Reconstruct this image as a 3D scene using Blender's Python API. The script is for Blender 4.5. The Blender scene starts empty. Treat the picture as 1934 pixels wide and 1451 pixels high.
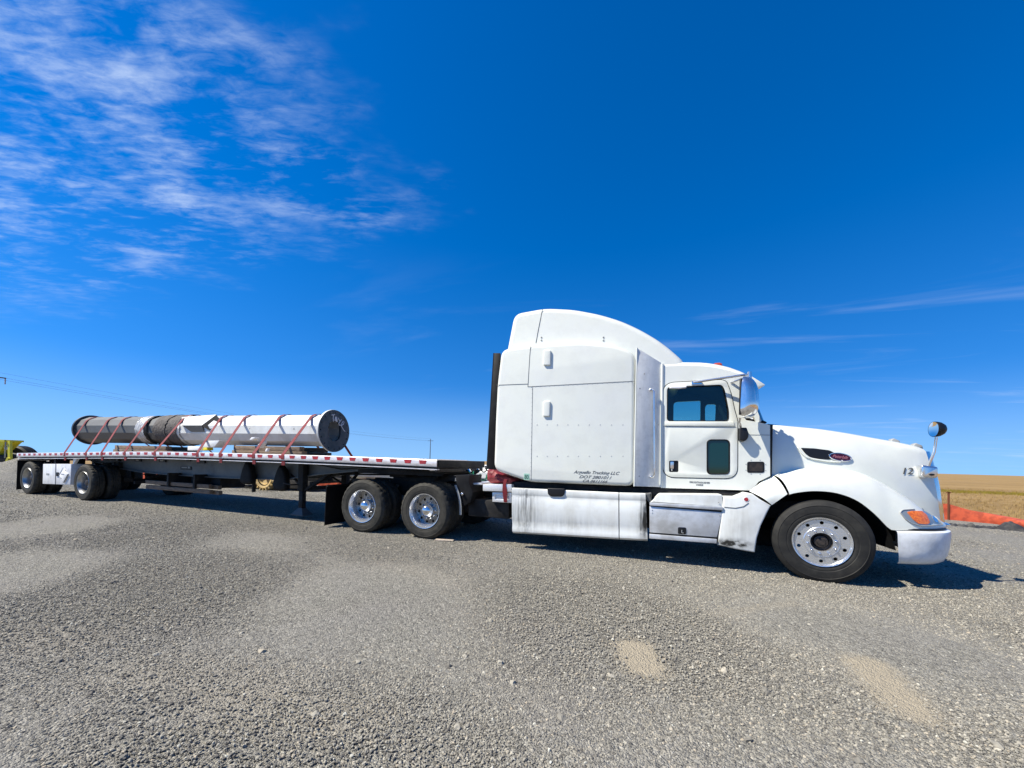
import bpy, bmesh, math, random
import numpy as np
from math import sin, cos, pi, radians, sqrt, exp
from mathutils import Vector, Matrix
from mathutils.geometry import tessellate_polygon

random.seed(7); np.random.seed(7)
scene = bpy.context.scene
col = scene.collection

# ------------------------------------------------------------------ camera
# metres; X runs along the truck towards its nose, Y away from the camera, Z up
CAM = Vector((-2.126, -5.835, 1.388))
PITCH, ROLL, YAW = 0.0112, 0.0282, 0.3317
fwd = Vector((-sin(YAW)*cos(PITCH), cos(YAW)*cos(PITCH), sin(PITCH)))
right0 = Vector((cos(YAW), sin(YAW), 0)); up0 = right0.cross(fwd)
rgt = cos(ROLL)*right0 + sin(ROLL)*up0
upv = cos(ROLL)*up0 - sin(ROLL)*right0
cam = bpy.data.cameras.new('camera'); camo = bpy.data.objects.new('camera', cam); col.objects.link(camo)
cam.sensor_fit = 'HORIZONTAL'; cam.sensor_width = 36; cam.lens = 36*726/1934
cam.shift_y = (863.65-725.5)/1934; cam.shift_x = 0.0
cam.clip_start = 0.05; cam.clip_end = 20000
camo.matrix_world = Matrix((( rgt.x, upv.x, -fwd.x, CAM.x), (rgt.y, upv.y, -fwd.y, CAM.y), (rgt.z, upv.z, -fwd.z, CAM.z), (0,0,0,1)))
scene.camera = camo

# ------------------------------------------------------------------ sky and sun
SUN = Vector((-0.70, -0.42, 1.0)).normalized()          # towards the sun
elev = math.asin(SUN.z); azim = math.atan2(SUN.x, SUN.y)
world = bpy.data.worlds.new('World'); scene.world = world; world.use_nodes = True
wn = world.node_tree; wn.nodes.clear()

class NT:
    """tiny helper round a node tree"""
    def __init__(s, nt): s.nt = nt
    def n(s, t, **kw):
        nd = s.nt.nodes.new(t)
        for k, v in kw.items():
            if k in nd.inputs.keys(): nd.inputs[k].default_value = v
            else: setattr(nd, k, v)
        return nd
    def l(s, a, b): s.nt.links.new(a, b)
    def put(s, sock, v):
        if isinstance(v, (int, float, tuple, list)): sock.default_value = v
        else: s.l(v, sock)
    def m(s, op, a, b=None, c=None, clamp=False):
        nd = s.nt.nodes.new('ShaderNodeMath'); nd.operation = op; nd.use_clamp = clamp
        for i, v in enumerate((a, b, c)):
            if v is not None: s.put(nd.inputs[i], v)
        return nd.outputs[0]
    def vm(s, op, a, b=None):
        nd = s.nt.nodes.new('ShaderNodeVectorMath'); nd.operation = op
        s.put(nd.inputs[0], a)
        if b is not None: s.put(nd.inputs[1], b)
        return nd.outputs['Value'] if op in ('LENGTH','DOT_PRODUCT','DISTANCE') else nd.outputs[0]
    def sstep(s, v, a, b):
        nd = s.nt.nodes.new('ShaderNodeMapRange'); nd.interpolation_type = 'SMOOTHSTEP'
        s.put(nd.inputs[0], v); nd.inputs[1].default_value = a; nd.inputs[2].default_value = b
        return nd.outputs[0]
    def mix(s, f, a, b):
        nd = s.nt.nodes.new('ShaderNodeMix'); nd.data_type = 'RGBA'
        s.put(nd.inputs[0], f); s.put(nd.inputs[6], a if not isinstance(a, tuple) or len(a)==4 else a+(1,)); s.put(nd.inputs[7], b if not isinstance(b, tuple) or len(b)==4 else b+(1,))
        return nd.outputs[2]
    def noise(s, vec, scale, detail=4, rough=.55, dist=0, out='Fac'):
        nd = s.nt.nodes.new('ShaderNodeTexNoise'); nd.inputs['Scale'].default_value = scale
        nd.inputs['Detail'].default_value = detail; nd.inputs['Roughness'].default_value = rough; nd.inputs['Distortion'].default_value = dist
        if vec is not None: s.l(vec, nd.inputs['Vector'])
        return nd.outputs[out]
    def vor(s, vec, scale, feat='F1', out='Distance', rnd=1.0):
        nd = s.nt.nodes.new('ShaderNodeTexVoronoi'); nd.feature = feat; nd.inputs['Scale'].default_value = scale
        nd.inputs['Randomness'].default_value = rnd
        if vec is not None: s.l(vec, nd.inputs['Vector'])
        return nd.outputs[out]
    def ramp(s, f, stops):
        nd = s.nt.nodes.new('ShaderNodeValToRGB'); el = nd.color_ramp.elements
        while len(el) < len(stops): el.new(.5)
        for e, (p, c) in zip(el, stops): e.position = p; e.color = c if len(c)==4 else c+(1,)
        s.put(nd.inputs[0], f); return nd.outputs[0]
    def xyz(s, v):
        nd = s.nt.nodes.new('ShaderNodeSeparateXYZ'); s.l(v, nd.inputs[0]); return nd.outputs
    def comb(s, x, y, z):
        nd = s.nt.nodes.new('ShaderNodeCombineXYZ')
        for i, v in enumerate((x, y, z)): s.put(nd.inputs[i], v)
        return nd.outputs[0]

w = NT(wn)
sky = w.n('ShaderNodeTexSky', sky_type='NISHITA', sun_disc=False, sun_elevation=elev, sun_rotation=azim, altitude=300, air_density=1.0, dust_density=0.0, ozone_density=6.0)
hs = w.n('ShaderNodeHueSaturation', Hue=.508, Saturation=1.34, Value=1.16); w.l(sky.outputs[0], hs.inputs['Color'])
tc = w.n('ShaderNodeTexCoord')
d = w.xyz(tc.outputs['Generated'])
# dry high-country air: the pale band at the horizon is thin, so the sky is read a little above it
lift = w.m('ADD', w.m('MULTIPLY', w.m('MAXIMUM', d[2], 0.0), .66), .155)
w.l(w.vm('NORMALIZE', w.comb(d[0], d[1], lift)), sky.inputs['Vector'])
den = w.m('MAXIMUM', w.m('ADD', d[2], .05), .02)
px_ = w.m('DIVIDE', d[0], den); py_ = w.m('DIVIDE', d[1], den)
# cirrus sheet: a flat layer seen in perspective, drawn out along one wind direction
cp = w.comb(w.m('ADD', w.m('MULTIPLY', px_, .80), w.m('MULTIPLY', py_, .25)), w.m('ADD', w.m('MULTIPLY', px_, -.45), w.m('MULTIPLY', py_, 1.25)), 1.3)
big = w.noise(cp, 2.1, 3, .5, .2)
fine = w.noise(cp, 5.0, 8, .60, .35)
wisp = w.noise(w.vm('MULTIPLY', cp, (1.0, 1.9, 1)), 13.0, 6, .62, .5)
# the bank lies over the west of the sky and breaks up towards the north and the horizon
edge = w.m('MULTIPLY', w.m('SUBTRACT', w.noise(cp, 3.0, 4, .6), .5), .9)
sheet = w.m('MULTIPLY', w.sstep(w.m('ADD', px_, edge), -.64, -1.2), w.sstep(w.m('ADD', py_, edge), 1.45, .80))
rad = w.m('SQRT', w.m('ADD', w.m('MULTIPLY', px_, px_), w.m('MULTIPLY', py_, py_)))
sheet = w.m('MULTIPLY', sheet, w.sstep(rad, 5.0, 1.9))
tex = w.m('ADD', w.m('ADD', w.m('MULTIPLY', big, .42), w.m('MULTIPLY', fine, .42)), w.m('MULTIPLY', wisp, .26))
cmask = w.m('MULTIPLY', w.m('MULTIPLY', w.sstep(tex, .49, .76), sheet), .72)
# a few faint streaks low in the sky
lowv = w.comb(w.m('MULTIPLY', px_, .28), w.m('MULTIPLY', py_, .55), 9.2)
low = w.noise(w.vm('MULTIPLY', lowv, (1.0, 1.5, 1)), 2.0, 7, .58, .8)
lmask = w.m('MULTIPLY', w.m('MULTIPLY', w.sstep(low, .52, .78), w.m('MULTIPLY', w.sstep(d[2], .5, .12), w.sstep(px_, -3.0, .8))), .30)
cloud = w.m('MINIMUM', w.m('ADD', cmask, lmask), .85)
hi = w.sstep(d[2], -.02, .03)
ccol = w.n('ShaderNodeRGB'); ccol.outputs[0].default_value = (4.9, 5.9, 7.6, 1)
haze = w.m('MULTIPLY', w.sstep(d[2], .20, -.01), .42)
hz_ = w.mix(haze, hs.outputs[0], (3.6, 5.6, 7.6, 1))
skc = w.mix(w.m('MULTIPLY', cloud, hi), hz_, ccol.outputs[0])
bg = w.n('ShaderNodeBackground', Strength=0.086); w.l(skc, bg.inputs[0])
wo = w.n('ShaderNodeOutputWorld'); w.l(bg.outputs[0], wo.inputs[0])

sl = bpy.data.lights.new('sun', 'SUN'); sl.energy = 5.0; sl.angle = radians(.53); sl.color = (1.0, .935, .81)
so = bpy.data.objects.new('sun', sl); col.objects.link(so); so.location = (-10, -12, 14)
so.rotation_euler = SUN.to_track_quat('Z', 'Y').to_euler()
scene.view_settings.view_transform = 'Standard'; scene.view_settings.look = 'None'
scene.view_settings.exposure = 0.71; scene.view_settings.gamma = 1.0

# ------------------------------------------------------------------ materials
def pmat(name, c, rough=.5, metal=0.0, c2=None, nscale=3.0, namt=1.0, nrange=(.4, .65), bump=None, coat=0.0, spec=.5, stretch=None, stains=None, emit=None, trans=0.0, dust=None):
    m = bpy.data.materials.new(name); m.use_nodes = True
    t = NT(m.node_tree); b = m.node_tree.nodes['Principled BSDF']
    b.inputs['Roughness'].default_value = rough; b.inputs['Metallic'].default_value = metal
    b.inputs['Specular IOR Level'].default_value = spec; b.inputs['Coat Weight'].default_value = coat; b.inputs['Coat Roughness'].default_value = .06
    b.inputs['Transmission Weight'].default_value = trans
    pos = t.n('ShaderNodeNewGeometry').outputs['Position']
    out = tuple(c)+(1,)
    if c2 is not None:
        v = t.vm('MULTIPLY', pos, stretch) if stretch else pos
        f = t.m('MULTIPLY', t.sstep(t.noise(v, nscale, 6, .6, .3), *nrange), namt)
        out = t.mix(f, out, tuple(c2)+(1,))
    if dust:      # road dust lying in blotches (colour, amount, scale)
        f = t.m('MULTIPLY', t.sstep(t.noise(pos, dust[2], 5, .65), .42, .7), dust[1])
        out = t.mix(f, out, tuple(dust[0])+(1,))
    for st in (stains or []):  # soot and grime marks: x, z, rx, rz, strength, streak
        x, z, rx, rz, k, streak = st
        p = t.xyz(pos)
        ex = t.m('POWER', t.m('ABSOLUTE', t.m('DIVIDE', t.m('SUBTRACT', p[0], x), rx)), 2.0)
        ez = t.m('POWER', t.m('ABSOLUTE', t.m('DIVIDE', t.m('SUBTRACT', p[2], z), rz)), 2.0)
        g = t.m('POWER', 2.718, t.m('MULTIPLY', t.m('ADD', ex, ez), -1.0))
        vv = t.vm('MULTIPLY', pos, (26, 26, 1.6) if streak else (9, 9, 12))
        f = t.m('MULTIPLY', t.m('MULTIPLY', g, t.sstep(t.noise(vv, 1.0, 5, .6), .25, .7)), k, clamp=True)
        out = t.mix(f, out, (.022, .022, .02, 1))
    if isinstance(out, tuple): b.inputs['Base Color'].default_value = out
    else: t.l(out, b.inputs['Base Color'])
    if bump:
        bn = t.n('ShaderNodeBump', Strength=bump[1], Distance=bump[2] if len(bump) > 2 else .01)
        t.l(t.noise(pos, bump[0], 5, .6), bn.inputs['Height']); t.l(bn.outputs[0], b.inputs['Normal'])
    if emit:
        b.inputs['Emission Color'].default_value = tuple(emit[0])+(1,); b.inputs['Emission Strength'].default_value = emit[1]
    return m

WHITE = (.75, .766, .682)
GRIME = (.52, .52, .47)
M = {}
M['paint'] = pmat('white_paint', WHITE, .28, c2=(.72, .735, .70), nscale=1.4, namt=.5, coat=.35, bump=(1.6, .10, .02), dust=(GRIME, .16, 5.0))
M['hood'] = pmat('hood_paint', WHITE, .24, c2=(.70, .72, .71), nscale=1.8, namt=.5, coat=.5, bump=(2.2, .05, .02), dust=(GRIME, .12, 7.0))
M['skirt'] = pmat('skirt_paint', (.74, .76, .73), .33, c2=(.62, .62, .56), nscale=1.0, namt=.4, stretch=(7, 7, .9), coat=.2, bump=(2.5, .12, .02), dust=((.45, .43, .36), .28, 4.0),
    stains=[(-3.90, .60, .17, .38, 1.1, True), (-2.105, .62, .075, .26, 1.7, True), (-2.09, .60, .04, .22, 1.5, False), (-3.2, .45, .6, .12, .25, True), (-.98, .375, .17, .05, 2.2, False), (-.92, .60, .14, .25, .25, True)])
M['bumper'] = pmat('bumper_paint', (.74, .76, .77), .35, c2=(.58, .59, .58), nscale=6, namt=.35, coat=.2, bump=(5, .25, .02), dust=((.4, .39, .36), .28, 14.0))
M['extender'] = pmat('extender_paint', (.76, .77, .75), .4, c2=(.62, .63, .62), nscale=6, namt=.4, stretch=(3, 3, .8), dust=((.40, .40, .38), .3, 9))
M['alu'] = pmat('brushed_aluminium', (.62, .64, .66), .42, .35, c2=(.46, .47, .47), nscale=5, namt=.5, bump=(40, .1, .003), dust=((.30, .29, .26), .55, 3.0))
M['plate'] = pmat('diamond_plate', (.78, .78, .77), .35, .35, c2=(.6, .6, .58), nscale=60, namt=.7, bump=(90, .5, .004))
M['chrome'] = pmat('chrome', (.78, .78, .78), .12, .95, bump=(3, .04, .02), c2=(.6, .6, .6), nscale=30, namt=.25)
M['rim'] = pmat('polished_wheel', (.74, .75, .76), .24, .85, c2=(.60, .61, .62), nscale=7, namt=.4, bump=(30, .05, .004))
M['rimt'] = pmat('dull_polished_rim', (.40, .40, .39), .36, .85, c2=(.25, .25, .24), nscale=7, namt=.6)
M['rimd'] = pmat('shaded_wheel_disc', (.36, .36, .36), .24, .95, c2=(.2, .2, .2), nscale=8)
M['tyre_dusty'] = pmat('dusty_tyre_rubber', (.026, .025, .021), .75, c2=(.05, .047, .039), nscale=9, namt=.7, bump=(60, .25, .004), dust=((.085, .079, .062), .4, 4.0), spec=.25)
M['rimdark'] = pmat('shade_dark_wheel_disc', (.10, .10, .10), .5, .6, c2=(.05, .05, .05), nscale=12)  # dark colour carries the shade inside the deep trailer wheel dish
M['tyre'] = pmat('tyre_rubber', (.012, .012, .0115), .70, c2=(.024, .0235, .021), nscale=11, namt=.6, bump=(60, .25, .004), dust=((.06, .057, .046), .28, 3.0), spec=.3)
M['rubber'] = pmat('black_rubber', (.006, .006, .0065), .6, c2=(.012, .012, .012), nscale=8, spec=.2)
M['black'] = pmat('black_plastic', (.008, .008, .009), .42, spec=.4)
M['chassis'] = pmat('chassis_black', (.012, .0115, .011), .7, c2=(.035, .032, .028), nscale=5, namt=.8, spec=.3)
M['seam'] = pmat('seam_shadow_gap', (.10, .105, .105), .8)
M['rivet'] = pmat('painted_rivet', (.50, .51, .50), .4)
M['ink'] = pmat('grey_lettering', (.06, .065, .07), .6)
M['interior'] = pmat('cab_trim', (.012, .012, .014), .8, spec=.2)
M['hub'] = pmat('greasy_hub', (.035, .026, .02), .55, c2=(.012, .01, .009), nscale=24)
M['amber'] = pmat('amber_lens', (.95, .22, .01), .18, coat=.6, c2=(.7, .12, .005), nscale=40, bump=(70, .4, .004))
M['redlens'] = pmat('marker_lens', (.42, .06, .025), .2, coat=.5)
M['lamp'] = pmat('headlamp_lens', (.30, .33, .33), .12, .3, coat=.6)
M['emblem'] = pmat('emblem_enamel', (.05, .004, .012), .25, coat=.5)
M['pink'] = pmat('emblem_letter', (.36, .13, .16), .4)
M['green'] = pmat('sticker_green', (.32, .56, .44), .5)
M['dgreen'] = pmat('sticker_ink', (.008, .04, .028), .5)
M['redtape'] = pmat('red_reflective_tape', (.42, .03, .035), .35, c2=(.26, .03, .03), nscale=14)
M['rail'] = pmat('rail_aluminium', (.80, .77, .76), .38, .25, c2=(.62, .58, .56), nscale=4, stretch=(2, 1, 8), dust=((.5, .46, .42), .35, 6))
M['siderail'] = pmat('dirty_side_rail', (.075, .075, .068), .6, .2, c2=(.035, .034, .03), nscale=3, stretch=(3, 1, 1))
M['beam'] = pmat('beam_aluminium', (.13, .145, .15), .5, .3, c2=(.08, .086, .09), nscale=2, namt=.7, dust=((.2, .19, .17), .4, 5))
M['deck'] = pmat('deck_boards', (.22, .18, .14), .8, c2=(.13, .11, .09), nscale=4, stretch=(1, 12, 1))
M['boxwhite'] = pmat('tool_box_paint', (.80, .81, .82), .4, c2=(.58, .59, .60), nscale=2.5, namt=.7, stretch=(5, 5, .7), dust=((.45, .44, .42), .4, 6))
M['strap'] = pmat('red_webbing', (.18, .008, .014), .8, c2=(.11, .005, .009), nscale=10, bump=(120, .3, .002))
M['tarp'] = pmat('red_tarp', (.26, .022, .028), .55, c2=(.15, .012, .016), nscale=6, bump=(9, .6, .04))
M['steel'] = pmat('weathered_steel', (.105, .108, .105), .55, .15, c2=(.06, .063, .062), nscale=3, namt=.5, dust=((.16, .155, .14), .16, 3))
M['polew'] = pmat('pole_white_paint', (.74, .76, .74), .42, c2=(.62, .63, .60), nscale=2.2, namt=.7, dust=((.5, .49, .44), .4, 4), bump=(3, .15, .02))
M['flange'] = pmat('flange_steel', (.035, .047, .055), .55, .2, c2=(.07, .075, .08), nscale=6)
M['wrap'] = pmat('brown_wrap', (.10, .088, .078), .8, c2=(.06, .053, .048), nscale=7, bump=(12, .8, .04), stretch=(3, 1, 1))
M['film'] = pmat('clear_stretch_film', (.58, .58, .56), .25, c2=(.16, .16, .15), nscale=5, stretch=(6, 1, 1), bump=(14, .8, .03))
M['wood'] = pmat('rough_timber', (.23, .165, .11), .85, c2=(.12, .085, .06), nscale=6, stretch=(1, 9, 9), bump=(20, .4, .01))
M['woodend'] = pmat('timber_end_grain', (.50, .42, .33), .85, c2=(.36, .29, .22), nscale=30)
M['yellow'] = pmat('yellow_machine_paint', (.80, .70, .02), .45, c2=(.66, .58, .03), nscale=4, dust=((.30, .25, .12), .4, 6))
M['tan'] = pmat('tan_wheel_paint', (.52, .36, .12), .6, c2=(.38, .27, .11), nscale=8, dust=((.45, .38, .28), .5, 9))
M['orange'] = pmat('orange_fence_fabric', (.52, .09, .036), .75, c2=(.34, .055, .024), nscale=7, bump=(60, .4, .005))
M['rust'] = pmat('rusty_post', (.16, .05, .02), .8)
M['geotex'] = pmat('black_geotextile', (.02, .02, .022), .75, bump=(12, .5, .03), dust=((.14, .13, .11), .45, 5))
M['utility'] = pmat('weathered_pole_wood', (.09, .075, .065), .85)
M['wire'] = pmat('aluminium_wire', (.10, .10, .11), .5)
M['white'] = pmat('plain_white', (.80, .80, .79), .5)
M['grey'] = pmat('plain_grey', (.30, .31, .31), .5)
M['chalk'] = pmat('chalk_marking', (.55, .56, .60), .8)
M['hose_g'] = pmat('green_air_hose', (.012, .13, .065), .35)

def glass(name, c, alpha_rough=.02, t=1.0):
    m = bpy.data.materials.new(name); m.use_nodes = True; n = NT(m.node_tree)
    m.node_tree.nodes.remove(m.node_tree.nodes['Principled BSDF'])
    tr = n.n('ShaderNodeBsdfTransparent', Color=tuple(c)+(1,)); gl = n.n('ShaderNodeBsdfGlossy', Roughness=alpha_rough)
    fr = n.n('ShaderNodeFresnel', IOR=1.5); mx = n.n('ShaderNodeMixShader')
    n.l(fr.outputs[0], mx.inputs[0]); n.l(tr.outputs[0], mx.inputs[1]); n.l(gl.outputs[0], mx.inputs[2])
    n.l(mx.outputs[0], m.node_tree.nodes['Material Output'].inputs[0]); return m
M['glass'] = glass('window_glass', (.72, .90, .88))
M['clear'] = glass('clear_glass', (.85, .92, .92))
M['darkglass'] = pmat('dark_green_glass', (.003, .028, .024), .06, coat=.3)
M['mirror'] = pmat('mirror_glass', (.9, .9, .9), .02, 1.0)

# ------------------------------------------------------------------ mesh builders
def V(*a): return Vector(a)
def inset(poly, dd):
    n = len(poly); a = sum(poly[i][0]*poly[(i+1) % n][1]-poly[(i+1) % n][0]*poly[i][1] for i in range(n))
    sg = 1 if a > 0 else -1; out = []
    for i in range(n):
        p0 = Vector(poly[i-1]); p1 = Vector(poly[i]); p2 = Vector(poly[(i+1) % n])
        e1 = (p1-p0).normalized(); e2 = (p2-p1).normalized()
        n1 = Vector((-e1.y, e1.x))*sg; n2 = Vector((-e2.y, e2.x))*sg
        k = n1+n2
        k = k/max(.35, k.dot(k)/2) if k.length > 1e-6 else n1
        out.append((p1.x+k.x*dd, p1.y+k.y*dd))
    return out
def hermite(tab, x):
    if x <= tab[0][0]: return tab[0][1]
    if x >= tab[-1][0]: return tab[-1][1]
    for i in range(len(tab)-1):
        if tab[i][0] <= x <= tab[i+1][0]: break
    x0, y0 = tab[i]; x1, y1 = tab[i+1]; h = x1-x0
    def sl(k):
        if k <= 0: return (tab[1][1]-tab[0][1])/(tab[1][0]-tab[0][0])
        if k >= len(tab)-1: return (tab[-1][1]-tab[-2][1])/(tab[-1][0]-tab[-2][0])
        return (tab[k+1][1]-tab[k-1][1])/(tab[k+1][0]-tab[k-1][0])
    t = (x-x0)/h; m0 = sl(i)*h; m1 = sl(i+1)*h
    return (2*t**3-3*t*t+1)*y0+(t**3-2*t*t+t)*m0+(-2*t**3+3*t*t)*y1+(t**3-t*t)*m1
def rrect(x0, x1, z0, z1, r, n=5):
    o = []
    for cx, cz, a0 in ((x1-r, z1-r, 0), (x0+r, z1-r, 90), (x0+r, z0+r, 180), (x1-r, z0+r, 270)):
        for k in range(n+1):
            a = radians(a0+90*k/n); o.append((cx+r*cos(a), cz+r*sin(a)))
    return o
def circle(cx, cz, r, n=24): return [(cx+r*cos(2*pi*k/n), cz+r*sin(2*pi*k/n)) for k in range(n)]
def smooth_poly(poly, it=1):
    for _ in range(it):
        o = []
        for i in range(len(poly)):
            a = poly[i]; b = poly[(i+1) % len(poly)]
            o += [(a[0]*.75+b[0]*.25, a[1]*.75+b[1]*.25), (a[0]*.25+b[0]*.75, a[1]*.25+b[1]*.75)]
        poly = o
    return poly

class MB:
    def __init__(s): s.v = []; s.f = []
    def add(s, vs, fs):
        o = len(s.v); s.v += [tuple(v) for v in vs]; s.f += [tuple(i+o for i in f) for f in fs]; return s
    def box(s, x0, x1, y0, y1, z0, z1):
        return s.add([(x0,y0,z0),(x1,y0,z0),(x1,y1,z0),(x0,y1,z0),(x0,y0,z1),(x1,y0,z1),(x1,y1,z1),(x0,y1,z1)],
                     [(0,3,2,1),(4,5,6,7),(0,1,5,4),(1,2,6,5),(2,3,7,6),(3,0,4,7)])
    def bar(s, a, b, wd, ht, up=(0,0,1)):
        a = Vector(a); b = Vector(b); dd = (b-a).normalized(); u = Vector(up)
        if abs(dd.dot(u)) > .95: u = Vector((1,0,0))
        sd = dd.cross(u).normalized(); u = sd.cross(dd).normalized()
        vs = [p+sd*sx*wd/2+u*sz*ht/2 for p in (a, b) for sx, sz in ((-1,-1),(1,-1),(1,1),(-1,1))]
        return s.add(vs, [(3,2,1,0),(4,5,6,7),(0,1,5,4),(1,2,6,5),(2,3,7,6),(3,0,4,7)])
    def tube(s, pts, r, n=8, closed=False):
        pts = [Vector(p) for p in pts]; rr = r if isinstance(r, (list, tuple)) else [r]*len(pts)
        rings = []; pn = None
        for i, p in enumerate(pts):
            t = (pts[min(i+1, len(pts)-1)]-pts[max(i-1, 0)])
            if closed: t = pts[(i+1) % len(pts)]-pts[i-1]
            t.normalize()
            if pn is None:
                pn = t.cross(Vector((0,0,1)))
                if pn.length < .1: pn = t.cross(Vector((1,0,0)))
            pn = (pn-t*pn.dot(t)).normalized(); bn = t.cross(pn)
            rings.append([p+(pn*cos(2*pi*k/n)+bn*sin(2*pi*k/n))*rr[i] for k in range(n)])
        vs = [v for rg in rings for v in rg]; fs = []
        m = len(rings)
        for i in range(m if closed else m-1):
            for k in range(n):
                a = i*n+k; b = i*n+(k+1) % n; c = ((i+1) % m)*n+(k+1) % n; e = ((i+1) % m)*n+k
                fs.append((a, b, c, e))
        if not closed: fs += [tuple(range(n-1, -1, -1)), tuple(range((m-1)*n, m*n))]
        return s.add(vs, fs)
    def lathe(s, prof, n=48, c=(0,0,0), axis='y', cap=False):
        vs = []; fs = []
        for k in range(n):
            a = 2*pi*k/n
            for r, y in prof:
                if axis == 'y': p = (r*cos(a), y, r*sin(a))
                elif axis == 'x': p = (y, r*cos(a), r*sin(a))
                else: p = (r*cos(a), r*sin(a), y)
                vs.append((p[0]+c[0], p[1]+c[1], p[2]+c[2]))
        q = len(prof)
        for k in range(n):
            for i in range(q-1):
                a = k*q+i; b = ((k+1) % n)*q+i
                fs.append((a, a+1, b+1, b))
        return s.add(vs, fs)
    def prism(s, poly, y0, y1): return s.plate(poly, [], y0, y1)
    def plate(s, outer, holes, y0, y1):
        loops = [outer]+list(holes); flat = [p for lp in loops for p in lp]
        tris = tessellate_polygon([[Vector((p[0], p[1], 0)) for p in lp] for lp in loops])
        n = len(flat)
        vs = [(p[0], y0, p[1]) for p in flat]+[(p[0], y1, p[1]) for p in flat]
        fs = []
        for t in tris:
            a, b, c = t
            A, B, Cc = flat[a], flat[b], flat[c]
            area = (B[0]-A[0])*(Cc[1]-A[1])-(Cc[0]-A[0])*(B[1]-A[1])
            if abs(area) < 1e-12: continue
            if area < 0: a, c = c, a
            fs += [(a, b, c), (c+n, b+n, a+n)]
        o = 0
        for lp in loops:
            m = len(lp)
            for i in range(m): fs.append((o+i, o+(i+1) % m, o+(i+1) % m+n, o+i+n))
            o += m
        return s.add(vs, fs)
    def pillow(s, poly, y0, y1, R, seg=4, both=True):
        n = len(poly); rings = []
        for k in range(seg+1):
            a = pi/2*k/seg; rings.append((y0+R*(1-sin(a)), inset(poly, R*(1-cos(a)))))
        rings = rings[::-1]
        if both: rings += [(y0+y1-y, p) for y, p in rings[::-1]]
        else: rings.append((y1, poly))
        vs = [(x, y, z) for y, p in rings for x, z in p]; fs = []
        for i in range(len(rings)-1):
            for k in range(n): fs.append((i*n+k, i*n+(k+1) % n, (i+1)*n+(k+1) % n, (i+1)*n+k))
        for idx, off in ((0, 0), (len(rings)-1, (len(rings)-1)*n)):
            pl = rings[idx][1]
            for t in tessellate_polygon([[Vector((p[0], p[1], 0)) for p in pl]]): fs.append(tuple(off+i for i in t))
        return s.add(vs, fs)
    def grid(s, rows, closed=False):
        m = len(rows[0]); vs = [p for r in rows for p in r]; fs = []
        for i in range(len(rows)-1):
            for k in range(m if closed else m-1):
                k2 = (k+1) % m; fs.append((i*m+k, i*m+k2, (i+1)*m+k2, (i+1)*m+k))
        return s.add(vs, fs)
    def ball(s, c, rx, ry, rz, n=14, m=8):
        vs = []; fs = []
        for i in range(m+1):
            a = pi*i/m-pi/2
            for k in range(n):
                b = 2*pi*k/n; vs.append((c[0]+rx*cos(a)*cos(b), c[1]+ry*cos(a)*sin(b), c[2]+rz*sin(a)))
        for i in range(m):
            for k in range(n): fs.append((i*n+k, i*n+(k+1) % n, (i+1)*n+(k+1) % n, (i+1)*n+k))
        return s.add(vs, fs)
    def mirrored(s, yc=1.22):
        o = MB(); o.v = [(x, 2*yc-y, z) for x, y, z in s.v]; o.f = [tuple(reversed(f)) for f in s.f]; return o
    def both(s, yc=1.22):
        o = s.mirrored(yc); s.add(o.v, o.f); return s
    def twin(s): s.tw = True; return s
    def mesh(s, name, mat, ang=35, bevel=0, seg=2, recalc=True):
        me = bpy.data.meshes.new(name); bm = bmesh.new()
        vs = [bm.verts.new(v) for v in s.v]
        for f in s.f:
            try: bm.faces.new([vs[i] for i in f])
            except ValueError: pass
        bmesh.ops.remove_doubles(bm, verts=bm.verts, dist=1e-5)
        if recalc: bmesh.ops.recalc_face_normals(bm, faces=bm.faces)
        if bevel:
            ed = [e for e in bm.edges if len(e.link_faces) == 2 and e.calc_face_angle(0) > radians(28)]
            bmesh.ops.bevel(bm, geom=ed, offset=bevel, segments=seg, profile=.5, affect='EDGES', clamp_overlap=True)
        for f in bm.faces: f.smooth = True
        bm.to_mesh(me); bm.free()
        me.set_sharp_from_angle(angle=radians(ang))
        if mat: me.materials.append(M[mat] if isinstance(mat, str) else mat)
        return me
    def build(s, name, mat, parent=None, ang=35, bevel=0, seg=2, mw=None, recalc=True):
        return link(name, s.mesh(name, mat, ang, bevel, seg, recalc), parent, mw)

WM = {}
def link(name, data, parent=None, mw=None):
    o = bpy.data.objects.new(name, data); col.objects.link(o)
    mw = mw or (TF if parent is not None and parent.name in TFSET else Matrix.Identity(4))
    o.matrix_basis = mw; WM[o.name] = mw
    if parent is not None:
        o.parent = parent; o.matrix_parent_inverse = WM[parent.name].inverted()
        if parent.name in TFSET: TFSET.add(o.name)
    return o
TFSET = set(); TF = Matrix.Identity(4)
def tag(o, label, cat, group=None):
    o['label'] = label; o['category'] = cat
    if group: o['group'] = group
    return o
def thing(name, label, cat, mw, group=None, trailer=False):
    o = bpy.data.objects.new(name, None); col.objects.link(o); o.empty_display_size = .3
    o.matrix_basis = mw; WM[o.name] = mw
    if trailer: TFSET.add(o.name)
    return tag(o, label, cat, group)
def structure(o): o['kind'] = 'structure'; return o
def stuff(o): o['kind'] = 'stuff'; return o
T_ = Matrix.Translation
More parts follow.
